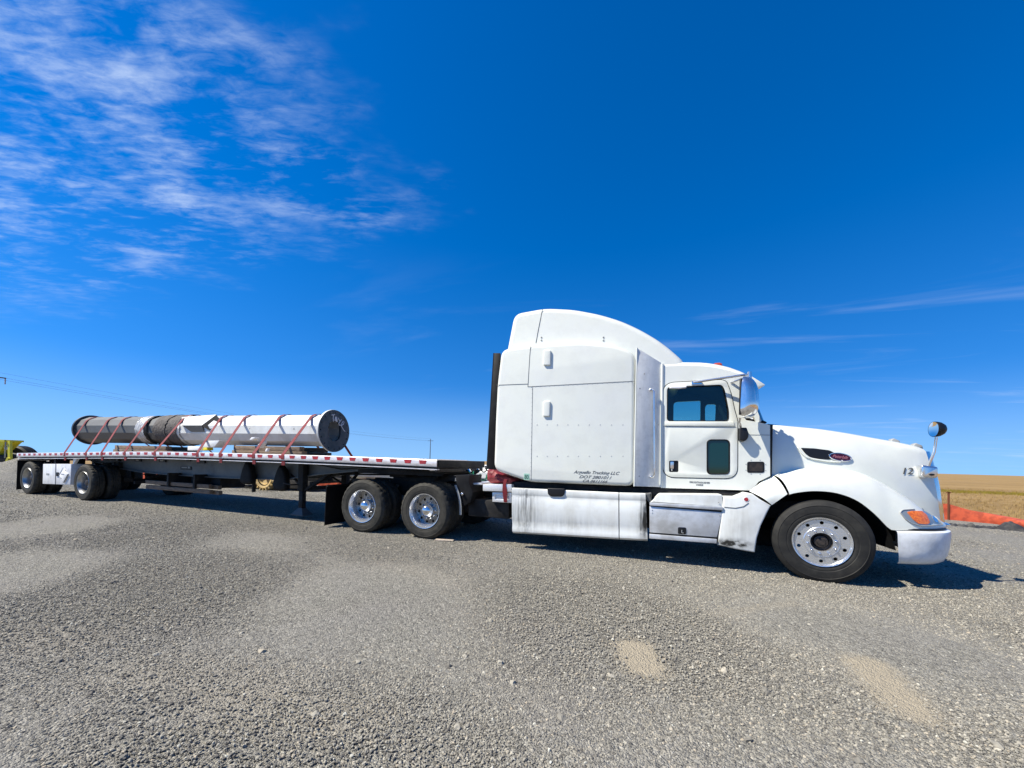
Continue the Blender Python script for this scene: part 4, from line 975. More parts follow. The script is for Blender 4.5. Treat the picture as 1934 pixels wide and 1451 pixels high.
P('mud_flap_hanger', MB().tube([(rf1[0]+.02,.05,rf1[1]+.01),(rf1[0]+.02,.8,rf1[1]+.01)], .02, 8).twin(), 'chassis')

# ------------------------------------------------------------------ flatbed trailer (local frame: s forward from the kingpin, lateral, height)
BETA = -.0312; KP = V(-6.285, 1.22, 0)
TF = T_(KP) @ Matrix.Rotation(BETA, 4, 'Z')
trailer = thing('flatbed_trailer', 'long aluminium flatbed trailer with red and white edge tape and spread rear axles', 'trailer', TF @ T_(V(-6.5, 0, 0)), trailer=True)
RT = [(-14.0, 1.216), (-11.8, 1.272), (-9.1, 1.342), (-6.84, 1.386), (-4.9, 1.397), (-3.55, 1.400), (-2.34, 1.400), (-1.25, 1.397), (-.27, 1.390), (.88, 1.380)]
rz = lambda s: hermite(RT, s)
SS = [-13.98+ (14.86)*k/60 for k in range(61)]
def sweep(sec, ss=SS): return MB().grid([[(s, y, rz(s)+dz) for y, dz in sec] for s in ss], closed=True)
def TP(name, mb, mat, parent=None, **kw): return mb.build(name, mat, parent or trailer, mw=TF, **kw)
def capped(sec, ss=SS):
    mb = sweep(sec, ss); n = len(sec); mb.f += [tuple(range(n)), tuple(range((len(ss)-1)*n, len(ss)*n))]; return mb
SF = [s for s in SS if s <= .30]
TP('deck', capped([(-1.25,-.045),(1.25,-.045),(1.25,-.008),(-1.25,-.008)], SF), 'deck')
TP('deck_nose', MB().add([(SF[-1]+.001,-1.25,1.34),(.86,-1.25,1.335),(.86,.58,1.335),(SF[-1]+.001,1.24,1.34),(SF[-1]+.001,-1.25,1.378),(.86,-1.25,1.373),(.86,.58,1.373),(SF[-1]+.001,1.24,1.378)], [(3,2,1,0),(4,5,6,7),(0,1,5,4),(1,2,6,5),(2,3,7,6),(3,0,4,7)]), 'deck')
for sg in (-1, 1):
    S_ = SS if sg < 0 else SF
    r1 = TP('rub_rail', capped([(sg*1.280,-.118),(sg*1.290,-.122),(sg*1.296,-.112),(sg*1.297,-.012),(sg*1.290,-.002),(sg*1.280,0),(sg*1.235,0),(sg*1.235,-.012),(sg*1.280,-.012)], S_), 'rail', ang=40)
    TP('side_rail', capped([(sg*1.20,-.02),(sg*1.215,-.02),(sg*1.215,-.158),(sg*1.20,-.158)], S_), 'siderail', ang=40)
    TP('rail_flange', capped([(sg*1.20,-.1585),(sg*1.275,-.1585),(sg*1.275,-.174),(sg*1.20,-.174)], S_), 'rail', ang=40)
    for k in range(24 if sg < 0 else 23):
        s = -13.7+k*.615; z = rz(s); TP('stake_pocket', MB().box(s-.03, s+.03, min(sg*1.2151, sg*1.2795), max(sg*1.2151, sg*1.2795), z-.117, z-.013), 'beam')
    tm = MB().add([(-.078,0,.018),(.078,0,.018),(.058,0,-.044),(-.058,0,-.044),(-.078,.004,.018),(.078,.004,.018),(.058,.004,-.044),(-.058,.004,-.044)], [(0,1,2,3),(7,6,5,4),(0,4,5,1),(1,5,6,2),(2,6,7,3),(3,7,4,0)]).mesh('reflective_tape', 'redtape')
    for k in range(48 if sg < 0 else 46):
        s = -13.80+k*.3065; z = rz(s)-.035; sl2 = (rz(s+.1)-rz(s-.1))/.2
        link('reflective_tape', tm, r1, TF @ T_(V(s, -1.299 if sg < 0 else 1.295, z)) @ Matrix.Rotation(-sl2, 4, 'Y'))
for k in range(30):
    s = -13.7+k*.478; z = rz(s); TP('cross_member', MB().box(s-.035, s+.035, -1.198, 1.198, z-.16, z-.05), 'chassis')
BOT = [(-11.641,1.054),(-10.925,0.994),(-10.405,0.917),(-9.740,0.848),(-9.027,0.808),(-7.983,0.792),(-7.281,0.789),(-5.974,0.790),(-4.781,0.807),(-3.795,0.833),(-3.432,0.859),(-3.031,0.924),(-2.596,0.989),(-1.768,1.080),(-1.205,1.151)]
BOT = BOT + [(.3, 1.14)]
for y in (-.5, .5):
    top = [(s, rz(s)-.162) for s, z in BOT][::-1]
    pl = BOT+top
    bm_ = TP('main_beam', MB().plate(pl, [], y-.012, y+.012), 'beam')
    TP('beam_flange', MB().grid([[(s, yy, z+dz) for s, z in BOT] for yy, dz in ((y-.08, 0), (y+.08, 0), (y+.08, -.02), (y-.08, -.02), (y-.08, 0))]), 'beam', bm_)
for q0, q1 in (([(-10.428,1.142),(-10.197,1.071)], [(-9.449,1.175),(-9.169,1.089)]), ([(-8.328,1.192),(-8.045,1.101)], [(-7.143,1.221),(-7.004,1.155)])):
    for q in (q0, q1):
        TP('side_marker', MB().box(q[0][0], q[1][0], -.545, -.513, q[1][1], q[0][1]), 'black')
        TP('marker_plate', MB().box(q[0][0]+.06, q[1][0]-.08, -.549, -.544, (q[0][1]+q[1][1])/2-.02, (q[0][1]+q[1][1])/2+.015), 'grey')
q = [(-6.716,1.222),(-6.423,1.112)]; TP('side_marker', MB().box(q[0][0], q[1][0], -.545, -.513, q[1][1], q[0][1]), 'black')
q = [(-7.405,1.014),(-6.977,0.925)]; TP('name_plate', MB().box(q[0][0], q[1][0], -.53, -.513, q[1][1], q[0][1]), 'black')
TP('name_plate_print', MB().box(q[0][0]+.05, q[1][0]-.16, -.533, -.529, q[1][1]+.05, q[1][1]+.075).box(q[1][0]-.12, q[1][0]-.04, -.533, -.529, q[1][1]+.045, q[1][1]+.09), 'grey')
# bulkhead and coupler
TP('front_rail', MB().box(.865, .90, -1.26, .60, 1.235, 1.375), 'chassis', bevel=.012)  # nose rail and sill coloured near-black to carry the front face's shade
TP('front_sill', MB().box(.80, .862, -1.22, .60, 1.165, 1.234), 'hub', bevel=.01)
TP('corner_bracket', MB().prism([(0.625,1.284),(0.796,1.289),(0.799,1.191),(0.696,1.184)], -1.21, -1.14), 'rail', bevel=.006)
TP('coupler_plate', MB().prism([(-1.2, 1.075), (.7, 1.085), (.79, 1.14), (.79, 1.18), (-1.2, 1.15)], -.85, .58), 'chassis')
TP('kingpin', MB().tube([(0, 0, 1.08), (0, 0, .98)], .045, 14), 'chassis')
TP('winch_box', MB().box(-.62, -.22, -.62, -.2, 1.02, 1.16).tube([(-.65, -.66, 1.08), (-.2, -.66, 1.08)], .035, 10), 'chassis', bevel=.01)
TP('gladhand', MB().tube([(.9, -.25, 1.2), (.97, -.25, 1.2), (.99, -.25, 1.16)], .028, 8).tube([(.9, .15, 1.2), (.97, .15, 1.2), (.99, .15, 1.16)], .028, 8), 'chrome')
# landing gear
for y in (-.62, .62):
    x = -2.93
    leg = TP('landing_leg', MB().box(x-.075, x+.075, y-.07, y+.07, .62, 1.23), 'chassis', bevel=.008)
    TP('inner_leg', MB().box(x-.055, x+.055, y-.05, y+.05, .20, .62), 'chassis', leg, bevel=.006)
    TP('landing_foot', MB().add([(x-.17,y-.13,.10),(x+.17,y-.13,.10),(x+.17,y+.13,.10),(x-.17,y+.13,.10),(x-.05,y-.05,.24),(x+.05,y-.05,.24),(x+.05,y+.05,.24),(x-.05,y+.05,.24)], [(0,1,2,3),(4,5,6,7),(0,1,5,4),(1,2,6,5),(2,3,7,6),(3,0,4,7)]).box(x-.19, x+.19, y-.14, y+.14, .085, .101), 'steel', leg)
    TP('leg_brace', MB().bar((x+.05, y, .62), (x+.75, y*.6, 1.16), .05, .05).bar((x-.05, y, .7), (x-.5, y*.8, .95), .04, .04), 'chassis', leg)
TP('leg_cross_bar', MB().bar((-2.93, -.62, .66), (-2.93, .62, .66), .06, .08).bar((-2.93, -.6, .62), (-2.93, .6, 1.1), .05, .05), 'chassis')
TP('landing_crank', MB().tube([(-3.0, -.70, .75), (-3.0, -.86, .75), (-3.2, -.88, .78)], .015, 8), 'chassis')
# axles and wheels
for s in (-10.209, -13.304):
    TP('axle', MB().tube([(s, -1.0, ZC), (s, 1.0, ZC)], .075, 12), 'chassis')
    TP('suspension', MB().box(s-.75, s+.45, -.62, -.42, .5, .62).box(s-.75, s+.45, .42, .62, .5, .62).box(s-.16, s+.12, -.6, -.44, .62, 1.05).box(s-.16, s+.12, .44, .6, .62, 1.05).tube([(s-.6, -.5, .6), (s-.6, -.5, 1.02)], .14, 14).tube([(s-.6, .5, .6), (s-.6, .5, 1.02)], .14, 14), 'chassis', bevel=.01)
    wheel(trailer, 'trailer', TF @ T_(V(s, -1.28, ZC)), True)
    wheel(trailer, 'trailer', TF @ T_(V(s, 1.28, ZC)) @ FLIP, True)
for y in (-.98, .98): TP('mud_flap', MB().box(-13.98, -13.965, y-.3, y+.3, .10, 1.0), 'rubber')
TP('rear_sill', MB().box(-14.03, -13.985, -1.25, 1.25, 1.0, 1.212), 'rail', bevel=.01)
TP('underride_bar', MB().box(-14.0, -13.92, -1.1, 1.1, .55, .65).box(-14.0, -13.95, -.6, -.52, .65, 1.0).box(-14.0, -13.95, .52, .6, .65, 1.0), 'chassis', bevel=.01)
# tool box between the axles
TBX = [(-12.494,0.928),(-10.931,0.973),(-10.937,0.386),(-12.477,0.344)]
tb = TP('tool_box', MB().prism(TBX[::-1], -1.25, -.75), 'boxwhite', bevel=.012)
sx = [(-11.750,0.945),(-11.734,0.365)]; TP('box_door_seam', MB().bar((sx[0][0], -1.252, sx[0][1]), (sx[1][0], -1.252, sx[1][1]), .012, .02), 'seam', tb)
q = [(-12.265,0.663),(-12.113,0.615)]; TP('box_label', MB().box(q[0][0], q[1][0], -1.256, -1.249, q[1][1], q[0][1]), 'grey', tb)
q = [(-11.623,0.659)][0]; TP('box_latch', MB().pillow(rounded([(q[0]-.06, q[1]-.055), (q[0]+.06, q[1]-.055), (q[0]+.06, q[1]+.055), (q[0]-.06, q[1]+.055)], .02), -1.275, -1.245, .008, 2), 'black', tb)
q = [(-11.510,0.633),(-11.264,0.843),(-11.011,0.683),(-11.241,0.443)]
TP('placard_holder', MB().pillow(rounded(q[::-1], .03), -1.272, -1.249, .006, 2), 'white', tb)
TP('placard_edge', MB().bar((q[2][0]-.0, -1.277, q[2][1]), (q[3][0]+.01, -1.277, q[3][1]+.0), .018, .022).bar((q[0][0], -1.277, q[0][1]), (q[1][0], -1.277, q[1][1]+.02), .008, .01), 'grey', tb)
qq = [(-11.389,0.687),(-11.214,0.657)]; TP('placard_print', MB().plate(rrect(qq[0][0], qq[1][0], qq[1][1], qq[0][1], .008, 2), [rrect(qq[0][0]+.02, qq[1][0]-.02, qq[1][1]+.012, qq[0][1]-.012, .004, 2)], -1.2745, -1.271), 'grey', tb)
for u_ in [(-11.166,0.797),(-11.379,0.560),(-11.172,0.575)]: TP('placard_clip', MB().ball((u_[0], -1.274, u_[1]), .022, .006, .014), 'grey', tb)
TP('box_bracket', MB().prism([(-10.946,1.157),(-10.739,1.156),(-10.932,0.973),(-10.992,0.916)][::-1], -1.20, -1.14), 'white')
TP('box_hanger', MB().box(-12.3, -12.2, -1.1, -.9, .93, 1.1).box(-11.2, -11.1, -1.1, -.9, .93, 1.12), 'chassis')
# spare timber rack and boxes slung under the beams
for i, (a, b) in enumerate(((690, 412), (742, 432), (702, 492), (752, 512))):
    q = [(-8.481,0.610),(-8.339,0.584),(-8.441,0.482),(-8.304,0.456)][i]; y = -.62 if i in (1, 3) else -.75
    tm_ = TP('stored_timber', MB().box(q[0], q[0]+2.6, y, y+.09, q[1]-.095, q[1]), 'wood', bevel=.006)
    TP('timber_end', MB().box(q[0]-.004, q[0]+.002, y+.006, y+.084, q[1]-.09, q[1]-.005), 'woodend', tm_)
TP('timber_rack', MB().box(-7.45, -7.38, -.80, .3, .50, .84).box(-6.4, -6.33, -.80, .3, .50, .84).box(-8.9, -8.84, -.80, -.5, .50, .56), 'chassis')
TP('chain_box', MB().box(-7.1, -5.95, -.45, .2, .50, .78), 'chassis', bevel=.02)
TP('brake_lines', MB().tube([(-9.5, -.3, .72), (-7, -.28, .70), (-4, -.3, .86), (-2.9, -.28, .98), (-.5, -.3, 1.05)], .02, 6).tube([(-2.6, -.55, 1.2), (-1.9, -.58, 1.12), (-1.2, -.56, 1.19)], .012, 6), 'rubber')
HG = [(.0, 0), (.05, -.04), (.10, -.10), (.14, -.20), (.16, -.34), (.175, -.46), (.165, -.52), (.06, -.56), (-.06, -.56), (-.16, -.52), (-.185, -.44), (-.17, -.36), (-.13, -.22), (-.08, -.10), (-.04, -.03)]
for q, k in (([(-4.644,1.232)][0], 1.0), ([(-3.548,1.164)][0], 1.05)):
    TP('strap_bundle', MB().pillow([(q[0]+x*k*1.1, q[1]+z*k) for x, z in HG], -.72, -.56, .05, 3), 'rubber')
TP('hanging_bar', MB().box(-5.02, -4.95, -.63, -.56, .40, .85), 'chassis') if False else None
q = [(-4.510,0.858),(-4.491,0.499)]; TP('hanging_bar', MB().box(q[0][0]-.02, q[0][0]+.02, -.63, -.56, q[1][1], q[0][1]), 'chassis')

# ------------------------------------------------------------------ the load: steel pole on timbers
LAT = -.30
PF = TF @ T_(V(-7.6, -.075, 0)) @ Matrix.Rotation(.058, 4, 'Z') @ T_(V(7.6, .30, 0))   # the pole lies slightly askew on the deck
latc = lambda s: -.075+.058*(s+7.6)
def TPP(name, mb, mat, parent=None, **kw): return mb.build(name, mat, parent or pole, mw=PF, **kw)
a_ = Vector((-12.95, LAT, 2.005)); b_ = Vector((-2.95, LAT, 2.0))
pole = thing('steel_pole', 'twelve-sided steel pole, dark grey and white painted, strapped on the flatbed', 'steel pole', PF @ T_(V(-8, LAT, 1.6)), trailer=True)
def ring(s, r, zc, n=12, ph=None): 
    ph = pi/n if ph is None else ph
    return [(s, LAT+r*cos(2*pi*k/n+ph), zc+r*sin(2*pi*k/n+ph)) for k in range(n)]
PZ = lambda s: 2.0
def polepart(name, mat, secs, n=12, ang=10, parent=None):
    return TPP(name, MB().grid([ring(s, r, PZ(s), n) for s, r in secs], closed=True), mat, parent or pole, ang=ang)
polepart('dark_section', 'steel', [(-12.2, .405), (-9.9, .40), (-8.95, .398)])
polepart('white_section', 'polew', [(-7.75, .40), (-7.7, .40), (-4.0, .392), (-2.93, .388)])
polepart('joint_section', 'steel', [(-8.96, .396), (-7.6, .396)])
fl = TPP('end_flange', MB().lathe([(.26, -12.26), (.455, -12.26), (.458, -12.24), (.458, -12.19), (.26, -12.19)], 48, (0, LAT, 2.0), 'x'), 'flange', pole)
def flange_plate():
    mb = MB(); out = circle(0, 0, .505, 64); hole = [(.235*cos(2*pi*k/12+pi/12)*(1 if abs(cos(2*pi*k/12+pi/12)) < .8 else .9), .255*sin(2*pi*k/12+pi/12)) for k in range(12)]
    bolts = [circle(.44*cos(2*pi*k/16), .44*sin(2*pi*k/16), .019, 10) for k in range(16)]
    mb.plate(out, [hole]+bolts, 0, .055); mb.v = [(-2.90-y+.0, LAT+x, 2.0+z) for x, y, z in mb.v]; return mb
fl = TPP('base_flange', flange_plate(), 'flange', pole)
TPP('flange_rim', MB().lathe([(.506, -2.955), (.508, -2.95), (.508, -2.907), (.506, -2.902)], 64, (0, LAT, 2.0), 'x'), 'polew', pole)
ch = MB()
def chalk(mb, pts, r=.011): mb.tube([(-2.896, LAT+x, 2.0+z) for x, z in pts], r, 6)
chalk(ch, [(-.12,.37),(-.02,.39)]); chalk(ch, [(-.07,.385),(-.055,.22)])
chalk(ch, [(.05,.34),(.0,.34),(-.005,.25),(.04,.23),(.06,.30),(.05,.34),(.065,.22)]); chalk(ch, [(.02,.33),(.03,.25)], .016)
chalk(ch, [(.10,.33),(.14,.26)]); chalk(ch, [(.20,.30),(.12,.20),(.14,.14)])
chalk(ch, [(.15,.17),(.20,.15),(.28,.19),(.30,.25),(.26,.26),(.22,.20),(.22,.13),(.29,.05),(.34,.02)])
TPP('chalk_writing', ch, 'chalk', fl)
for s in (-7.30, -5.15, -3.75):
    sc_ = MB(); aa = radians(180); TPP('plug_bolt', sc_.ball((s, LAT-.375, 2.02), .02, .012, .02, 8, 6), 'grey', pole)
# stretch film and brown wrapping at the joint
def wrapband(name, mat, s0, s1, r, amp, seed, n=48, m=8):
    rnd = random.Random(seed); rows = []
    for i in range(m+1):
        s = s0+(s1-s0)*i/m; rows.append([(s+rnd.uniform(-.02, .02), LAT+(r+rnd.uniform(0, amp))*cos(2*pi*k/n), 2.0+(r+rnd.uniform(0, amp))*sin(2*pi*k/n)) for k in range(n)])
    return TPP(name, MB().grid(rows, closed=True), mat, pole, ang=60)
wrapband('stretch_film', 'film', -9.42, -9.06, .408, .014, 1); wrapband('black_band', 'rubber', -9.05, -8.94, .420, .004, 2, m=2)
wrapband('brown_wrap', 'wrap', -8.66, -7.72, .416, .022, 3, m=14); wrapband('wrap_ridge', 'wrap', -8.27, -8.15, .438, .012, 4, m=3); wrapband('paint_edge', 'polew', -7.78, -7.64, .408, .012, 5, m=3)
# steel lug plates welded on the white section
lp = [(-6.95, .0), (-5.72, .0), (-5.95, -.33), (-6.95, -.36)]
TPP('lug_plate', MB().add([(-7.72, LAT-.30, 2.335), (-6.50, LAT-.25, 2.40), (-6.74, LAT-.44, 2.10), (-7.44, LAT-.46, 2.10), (-7.72, LAT-.29, 2.325), (-6.50, LAT-.24, 2.39), (-6.74, LAT-.43, 2.09), (-7.44, LAT-.45, 2.09)],
   [(0,1,2,3),(7,6,5,4),(0,4,5,1),(1,5,6,2),(2,6,7,3),(3,7,4,0)]), 'polew', pole)
TPP('lug_plate', MB().add([(-7.44, LAT-.462, 2.098), (-6.74, LAT-.442, 2.098), (-6.70, LAT-.40, 1.93), (-7.17, LAT-.41, 1.93), (-7.44, LAT-.45, 2.10), (-6.74, LAT-.43, 2.10), (-6.70, LAT-.39, 1.93), (-7.17, LAT-.40, 1.93)],
   [(0,1,2,3),(7,6,5,4),(0,4,5,1),(1,5,6,2),(2,6,7,3),(3,7,4,0)]), 'steel', pole)
TPP('lug_end', MB().add([(-6.50, LAT-.25, 2.395), (-6.22, LAT-.33, 2.21), (-6.52, LAT-.40, 1.97), (-6.74, LAT-.44, 2.09), (-6.52, LAT-.22, 2.385), (-6.24, LAT-.30, 2.20), (-6.54, LAT-.37, 1.96), (-6.76, LAT-.41, 2.08)],
   [(0,1,2,3),(7,6,5,4),(0,4,5,1),(1,5,6,2),(2,6,7,3),(3,7,4,0)]), 'rubber', pole)

# timbers under the pole
def timber(s0, s1, y0, y1, z0, z1, label, group=None, mat='wood', ends=True):
    t = thing('timber', label, 'timber', TF @ T_(V((s0+s1)/2, (y0+y1)/2, z0)), group, trailer=True)
    TP('beam_body', MB().box(s0, s1, y0, y1, z0, z1), mat, t, bevel=.008)
    if ends: TP('end_grain', MB().box(s0-.004, s0+.003, y0+.008, y1-.008, z0+.008, z1-.008), 'woodend', t)
    return t
for i, (s0, s1) in enumerate(((-10.45, -7.9), (-5.75, -3.35))):
    zb = rz((s0+s1)/2)-.006
    where = 'dark' if i == 0 else 'white'
    LT_ = latc((s0+s1)/2)
    timber(s0, s1, LT_-.42, LT_-.27, zb, zb+.085, 'lower near timber on the deck under the %s end of the pole' % where)
    timber(s0+.03, s1-.1, LT_-.40, LT_-.26, zb+.087, zb+.20, 'upper near timber on the deck under the %s end of the pole' % where)
    timber(s0+.1, s1+.05, LT_+.26, LT_+.41, zb, zb+.085, 'lower far timber on the deck behind the %s end of the pole' % where)
    timber(s0+.06, s1-.05, LT_+.25, LT_+.39, zb+.087, zb+.20, 'upper far timber on the deck behind the %s end of the pole' % where)
def block(name, label, pts, y0, y1, mat):
    o = MB().prism(pts, y0, y1).build(name, mat, None, mw=TF, bevel=.006); tag(o, label, 'block'); return o
block('wood_chock', 'white chock on the deck beside the red strap at the black band', [(-5.837,1.518),(-5.760,1.676),(-5.225,1.687),(-5.404,1.521)][::-1], -.95, -.72, 'polew')
block('wood_chock', 'small yellow block on the deck under the pole middle', [(-5.968,1.444),(-5.949,1.546),(-5.814,1.541),(-5.797,1.454)][::-1], -.85, -.72, 'yellow')
block('wood_chock', 'pale block on the deck under the brown wrapping', [(-6.509,1.435),(-6.510,1.534),(-6.388,1.543),(-6.059,1.525),(-6.055,1.442)][::-1], -.88, -.70, 'white')
block('wood_chock', 'white upright wedge standing against the timbers under the white pole end', [(-4.079,1.540),(-4.047,1.615),(-3.935,1.690),(-3.936,1.638),(-4.022,1.533)][::-1], -.86, -.74, 'white')
block('wood_chock', 'pale wedge tucked under the white pole between two straps', [(-4.456,1.722),(-4.393,1.775),(-4.284,1.780),(-4.293,1.745),(-4.400,1.707)][::-1], -.78, -.66, 'white')
block('wood_chock', 'short white peg on the deck edge right of the upright wedge', [(-3.601,1.449),(-3.564,1.517),(-3.514,1.522),(-3.535,1.450)][::-1], -1.03, -.98, 'white')

# ------------------------------------------------------------------ red tie-down straps
ST = [(-11.18, -11.82), (-10.07, -10.84), (-9.31, -10.20), (-8.26, -9.08), (-7.0, -7.64), (-5.4, -6.34), (-4.62, -5.52), (-3.57, -4.37), (-2.72, -3.39)]
ordn = ['leftmost red strap, over the dark pole end', 'second red strap from the left on the dark pole', 'third red strap from the left on the dark pole', 'red strap just left of the clear film band', 'red strap crossing the brown wrapping at the joint', 'red strap beside the lug plate on the white pole', 'red strap at the middle of the white pole section', 'second red strap from the round flange plate', 'red strap nearest the round flange plate']
for i, (s0, s1) in enumerate(ST):
    R_ = .432 if -8.7 < s1 < -7.6 else .404; LA = latc(s1)
    R_ += .006
    def tang(yr, zr, side):
        dy, dz = yr-LA, zr-2.0; D = sqrt(dy*dy+dz*dz); base_ = math.atan2(dz, dy); off = math.acos(R_/D)
        return base_-off if side < 0 else base_+off
    zr = rz(s0)-.002; aN = tang(-1.285, zr, -1); aF = tang(1.285, zr, 1)
    if aN < 0: aN += 2*pi
    if aF < 0 and aF < -pi/2: aF += 2*pi
    path = [(s0, -1.30, zr-.10), (s0, -1.301, zr-.02), (s0, -1.290, zr+.006)]
    K_ = 18
    for k in range(K_+1):
        an = aN+(aF-aN)*k/K_; f = .94+.06*k/K_; path.append((s0+(s1-s0)*min(1, f), LA+R_*cos(an), 2.0+R_*sin(an)))
    path += [(s1, 1.290, zr+.006), (s1, 1.301, zr-.02), (s1, 1.30, zr-.1)]
    mb = MB(); rows = []
    wd = .043
    for j, p_ in enumerate(path):
        tw = .0
        rows.append([(p_[0]-wd*cos(tw), p_[1], p_[2]), (p_[0]+wd*cos(tw), p_[1], p_[2])])
    pa = [Vector(p_) for p_ in path]; r2 = []
    for j in range(len(pa)):
        tdir = (pa[min(j+1, len(pa)-1)]-pa[max(j-1, 0)]).normalized(); nrm = tdir.cross(Vector((1, 0, 0))).normalized()*.003
        if (pa[j]-Vector((pa[j].x, LA, 2.0))).dot(nrm) < 0: nrm = -nrm
        r2.append([(pa[j].x-wd, *(pa[j]+nrm)[1:]), (pa[j].x+wd, *(pa[j]+nrm)[1:]), (pa[j].x+wd, *(pa[j]-nrm)[1:]), (pa[j].x-wd, *(pa[j]-nrm)[1:])])
    o = MB().grid(r2, closed=True).build('tie_down_strap', 'strap', None, mw=TF, ang=40); tag(o, ordn[i], 'strap', 'red tie-down straps over the pole')
    TP('winch', MB().box(s0-.06, s0+.06, -1.27, -1.218, zr-.155, zr-.12).tube([(s0-.07, -1.238, zr-.135), (s0+.07, -1.238, zr-.135)], .02, 10), 'chassis', trailer)
    TP('strap_tail', MB().box(s0-.045, s0+.045, -1.284, -1.277, zr-.22, zr-.125), 'strap', trailer)

# ------------------------------------------------------------------ behind the sleeper: tarp, hoses
TPN = [(-4.662,1.214),(-4.640,1.247),(-4.565,1.252),(-4.528,1.241),(-4.508,1.210),(-4.415,1.179),(-4.291,1.135),(-4.145,1.082),(-4.132,1.051),(-4.191,1.017),(-4.385,1.015),(-4.639,1.011),(-4.672,1.120)]
mb = MB().pillow(smooth_poly(TPN), .18, .95, .10, 5)
rnd = random.Random(5); mb.v = [(x+.012*sin(31*y+17*z), y+.02*sin(23*x+11*z), z+.014*sin(37*x+19*y)) for x, y, z in mb.v]
tag(mb.build('tarp_bundle', 'tarp', None, ang=60), 'rolled dark red tarp lying on the catwalk behind the sleeper', 'tarp')
q = [(-4.271,1.095),(-4.289,1.004),(-4.288,0.881),(-4.271,0.714)]
mb = MB().grid([[(x-.028+.0*i, y, z) for i, ((x, z), y) in enumerate(zip(q, (.10, .088, .09, .12)))], [(x+.028+(.03 if i == 2 else 0), y, z) for i, ((x, z), y) in enumerate(zip(q, (.10, .088, .09, .12)))]])
mb.v += [(x, y+.006, z) for x, y, z in mb.v]; n_ = len(mb.v)//2; mb.f += [tuple(i+n_ for i in reversed(f)) for f in mb.f]
tag(mb.build('tarp_strap', 'strap', None), 'dark red strap hanging from the tarp over the white catwalk step', 'strap')
def coil(name, mat, a, b, r, turns, label, sag):
    a = Vector(a); b = Vector(b); ax = (b-a).normalized(); n1 = ax.cross(Vector((0, 0, 1))).normalized(); n2 = ax.cross(n1); pts = []
    N_ = int(turns*14)
    for k in range(N_+1):
        t = k/N_; e_ = min(1, t*6, (1-t)*6); c_ = a.lerp(b, t)-Vector((0, 0, sag*sin(pi*t))); an = 2*pi*turns*t
        pts.append(c_+(n1*cos(an)+n2*sin(an))*r*e_)
    tag(MB().tube(pts, .012, 6).build(name, mat, None), label, 'air hose', 'air hoses between truck and trailer')
coil('air_hose', 'hose_g', (-5.32, .90, 1.17), (-4.62, .86, 1.16), .055, 5, 'coiled dark green air hose hanging between trailer nose and cab', .10)
coil('air_hose', 'rubber', (-5.32, 1.30, 1.20), (-4.55, 1.05, 1.42), .055, 6, 'coiled black air hose reaching up behind the cab', .05)

# ------------------------------------------------------------------ around the yard
def gp(x, y): return (x, y)
# low white pole lying on blocks behind the truck
Yb = 8.2
wl = [(-14.843,0.741),(-14.443,0.350),(-7.963,0.542)]
zb_ = wl[1][1]+.08; r_ = .40; zc_ = zb_+r_
bpole = thing('spare_pole', 'white pole resting on timber cribs far behind the truck wheels', 'steel pole', T_(V(-8, Yb, .6)))
x0_, x1_ = wl[1][0], -2.0
def bring(x, r, z): return [(x, Yb+r*cos(2*pi*k/12+pi/12), z+r*sin(2*pi*k/12+pi/12)) for k in range(12)]
MB().grid([bring(x0_, r_, zc_), bring(x1_, r_*1.05, zc_)], closed=True).build('pole_body', 'polew', bpole, ang=10)
MB().lathe([(.1, x0_-.0), (r_+.10, x0_-.0), (r_+.10, x0_-.06), (.1, x0_-.06)], 40, (0, Yb, zc_), 'x').build('pole_flange', 'flange', bpole)
for x in (x0_+1.2, x1_-1.5):
    cr = thing('timber_crib', 'stacked timber crib under the spare white pole, %s end' % ('left' if x < -8 else 'right'), 'timber crib', T_(V(x, Yb, 0)))
    nl = 4; hh = (zb_+.012)/nl
    for k in range(nl):
        for e_ in (-.35, .35):
            if k % 2: MB().box(x+e_-.09, x+e_+.09, Yb-.55, Yb+.55, k*hh, (k+1)*hh-.002).build('crib_timber', 'wood', cr, bevel=.008)
            else: MB().box(x-.5, x+.5, Yb+e_-.09, Yb+e_+.09, k*hh, (k+1)*hh-.002).build('crib_timber', 'wood', cr, bevel=.008)

# orange silt fence on posts along the yard edge
fence = thing('silt_fence', 'low orange silt fence sagging along the edge of the yard and field', 'fence', T_(V(6.8, 9.7, 0)))
rnd = random.Random(11); pts = []
for i in range(len(FENCE)-1):
    (xa, ya), (xb, yb_) = FENCE[i], FENCE[i+1]; L = sqrt((xb-xa)**2+(yb_-ya)**2); n_ = max(2, int(L/.5))
    for k in range(n_): t = k/n_; pts.append((xa+(xb-xa)*t, ya+(yb_-ya)*t))
corner = FENCE[5]
rows = [[], [], [], []]
for i, (x, y) in enumerate(pts):
    past = y < corner[1]-.05 and x > 5.5
    dp_ = sqrt((x-corner[0])**2+(y-corner[1])**2)
    h_ = .40+.05*sin(i*1.7)+.04*sin(i*.61) if not past else max(.13, .40-.17*dp_)
    le = .0 if not past else .30*min(1, sqrt((x-corner[0])**2+(y-corner[1])**2)/1.5)
    w_ = .05*sin(i*2.3)
    rows[0].append((x, y+w_*.5, -.02)); rows[1].append((x-le*.3, y+w_, h_*.5)); rows[2].append((x-le*.2, y+w_*.8, h_)); rows[3].append((x+le*1.1+.03, y+.05+w_*.8, h_*.96-.01))
MB().grid(rows).build('fence_fabric', 'orange', fence, ang=60)
dist = 0; lastp = pts[0]; posts = [FENCE[5]]
for p_ in pts:
    dist += sqrt((p_[0]-lastp[0])**2+(p_[1]-lastp[1])**2); lastp = p_
    if dist > 2.8 and p_[0] < 5.0: posts.append(p_); dist = 0
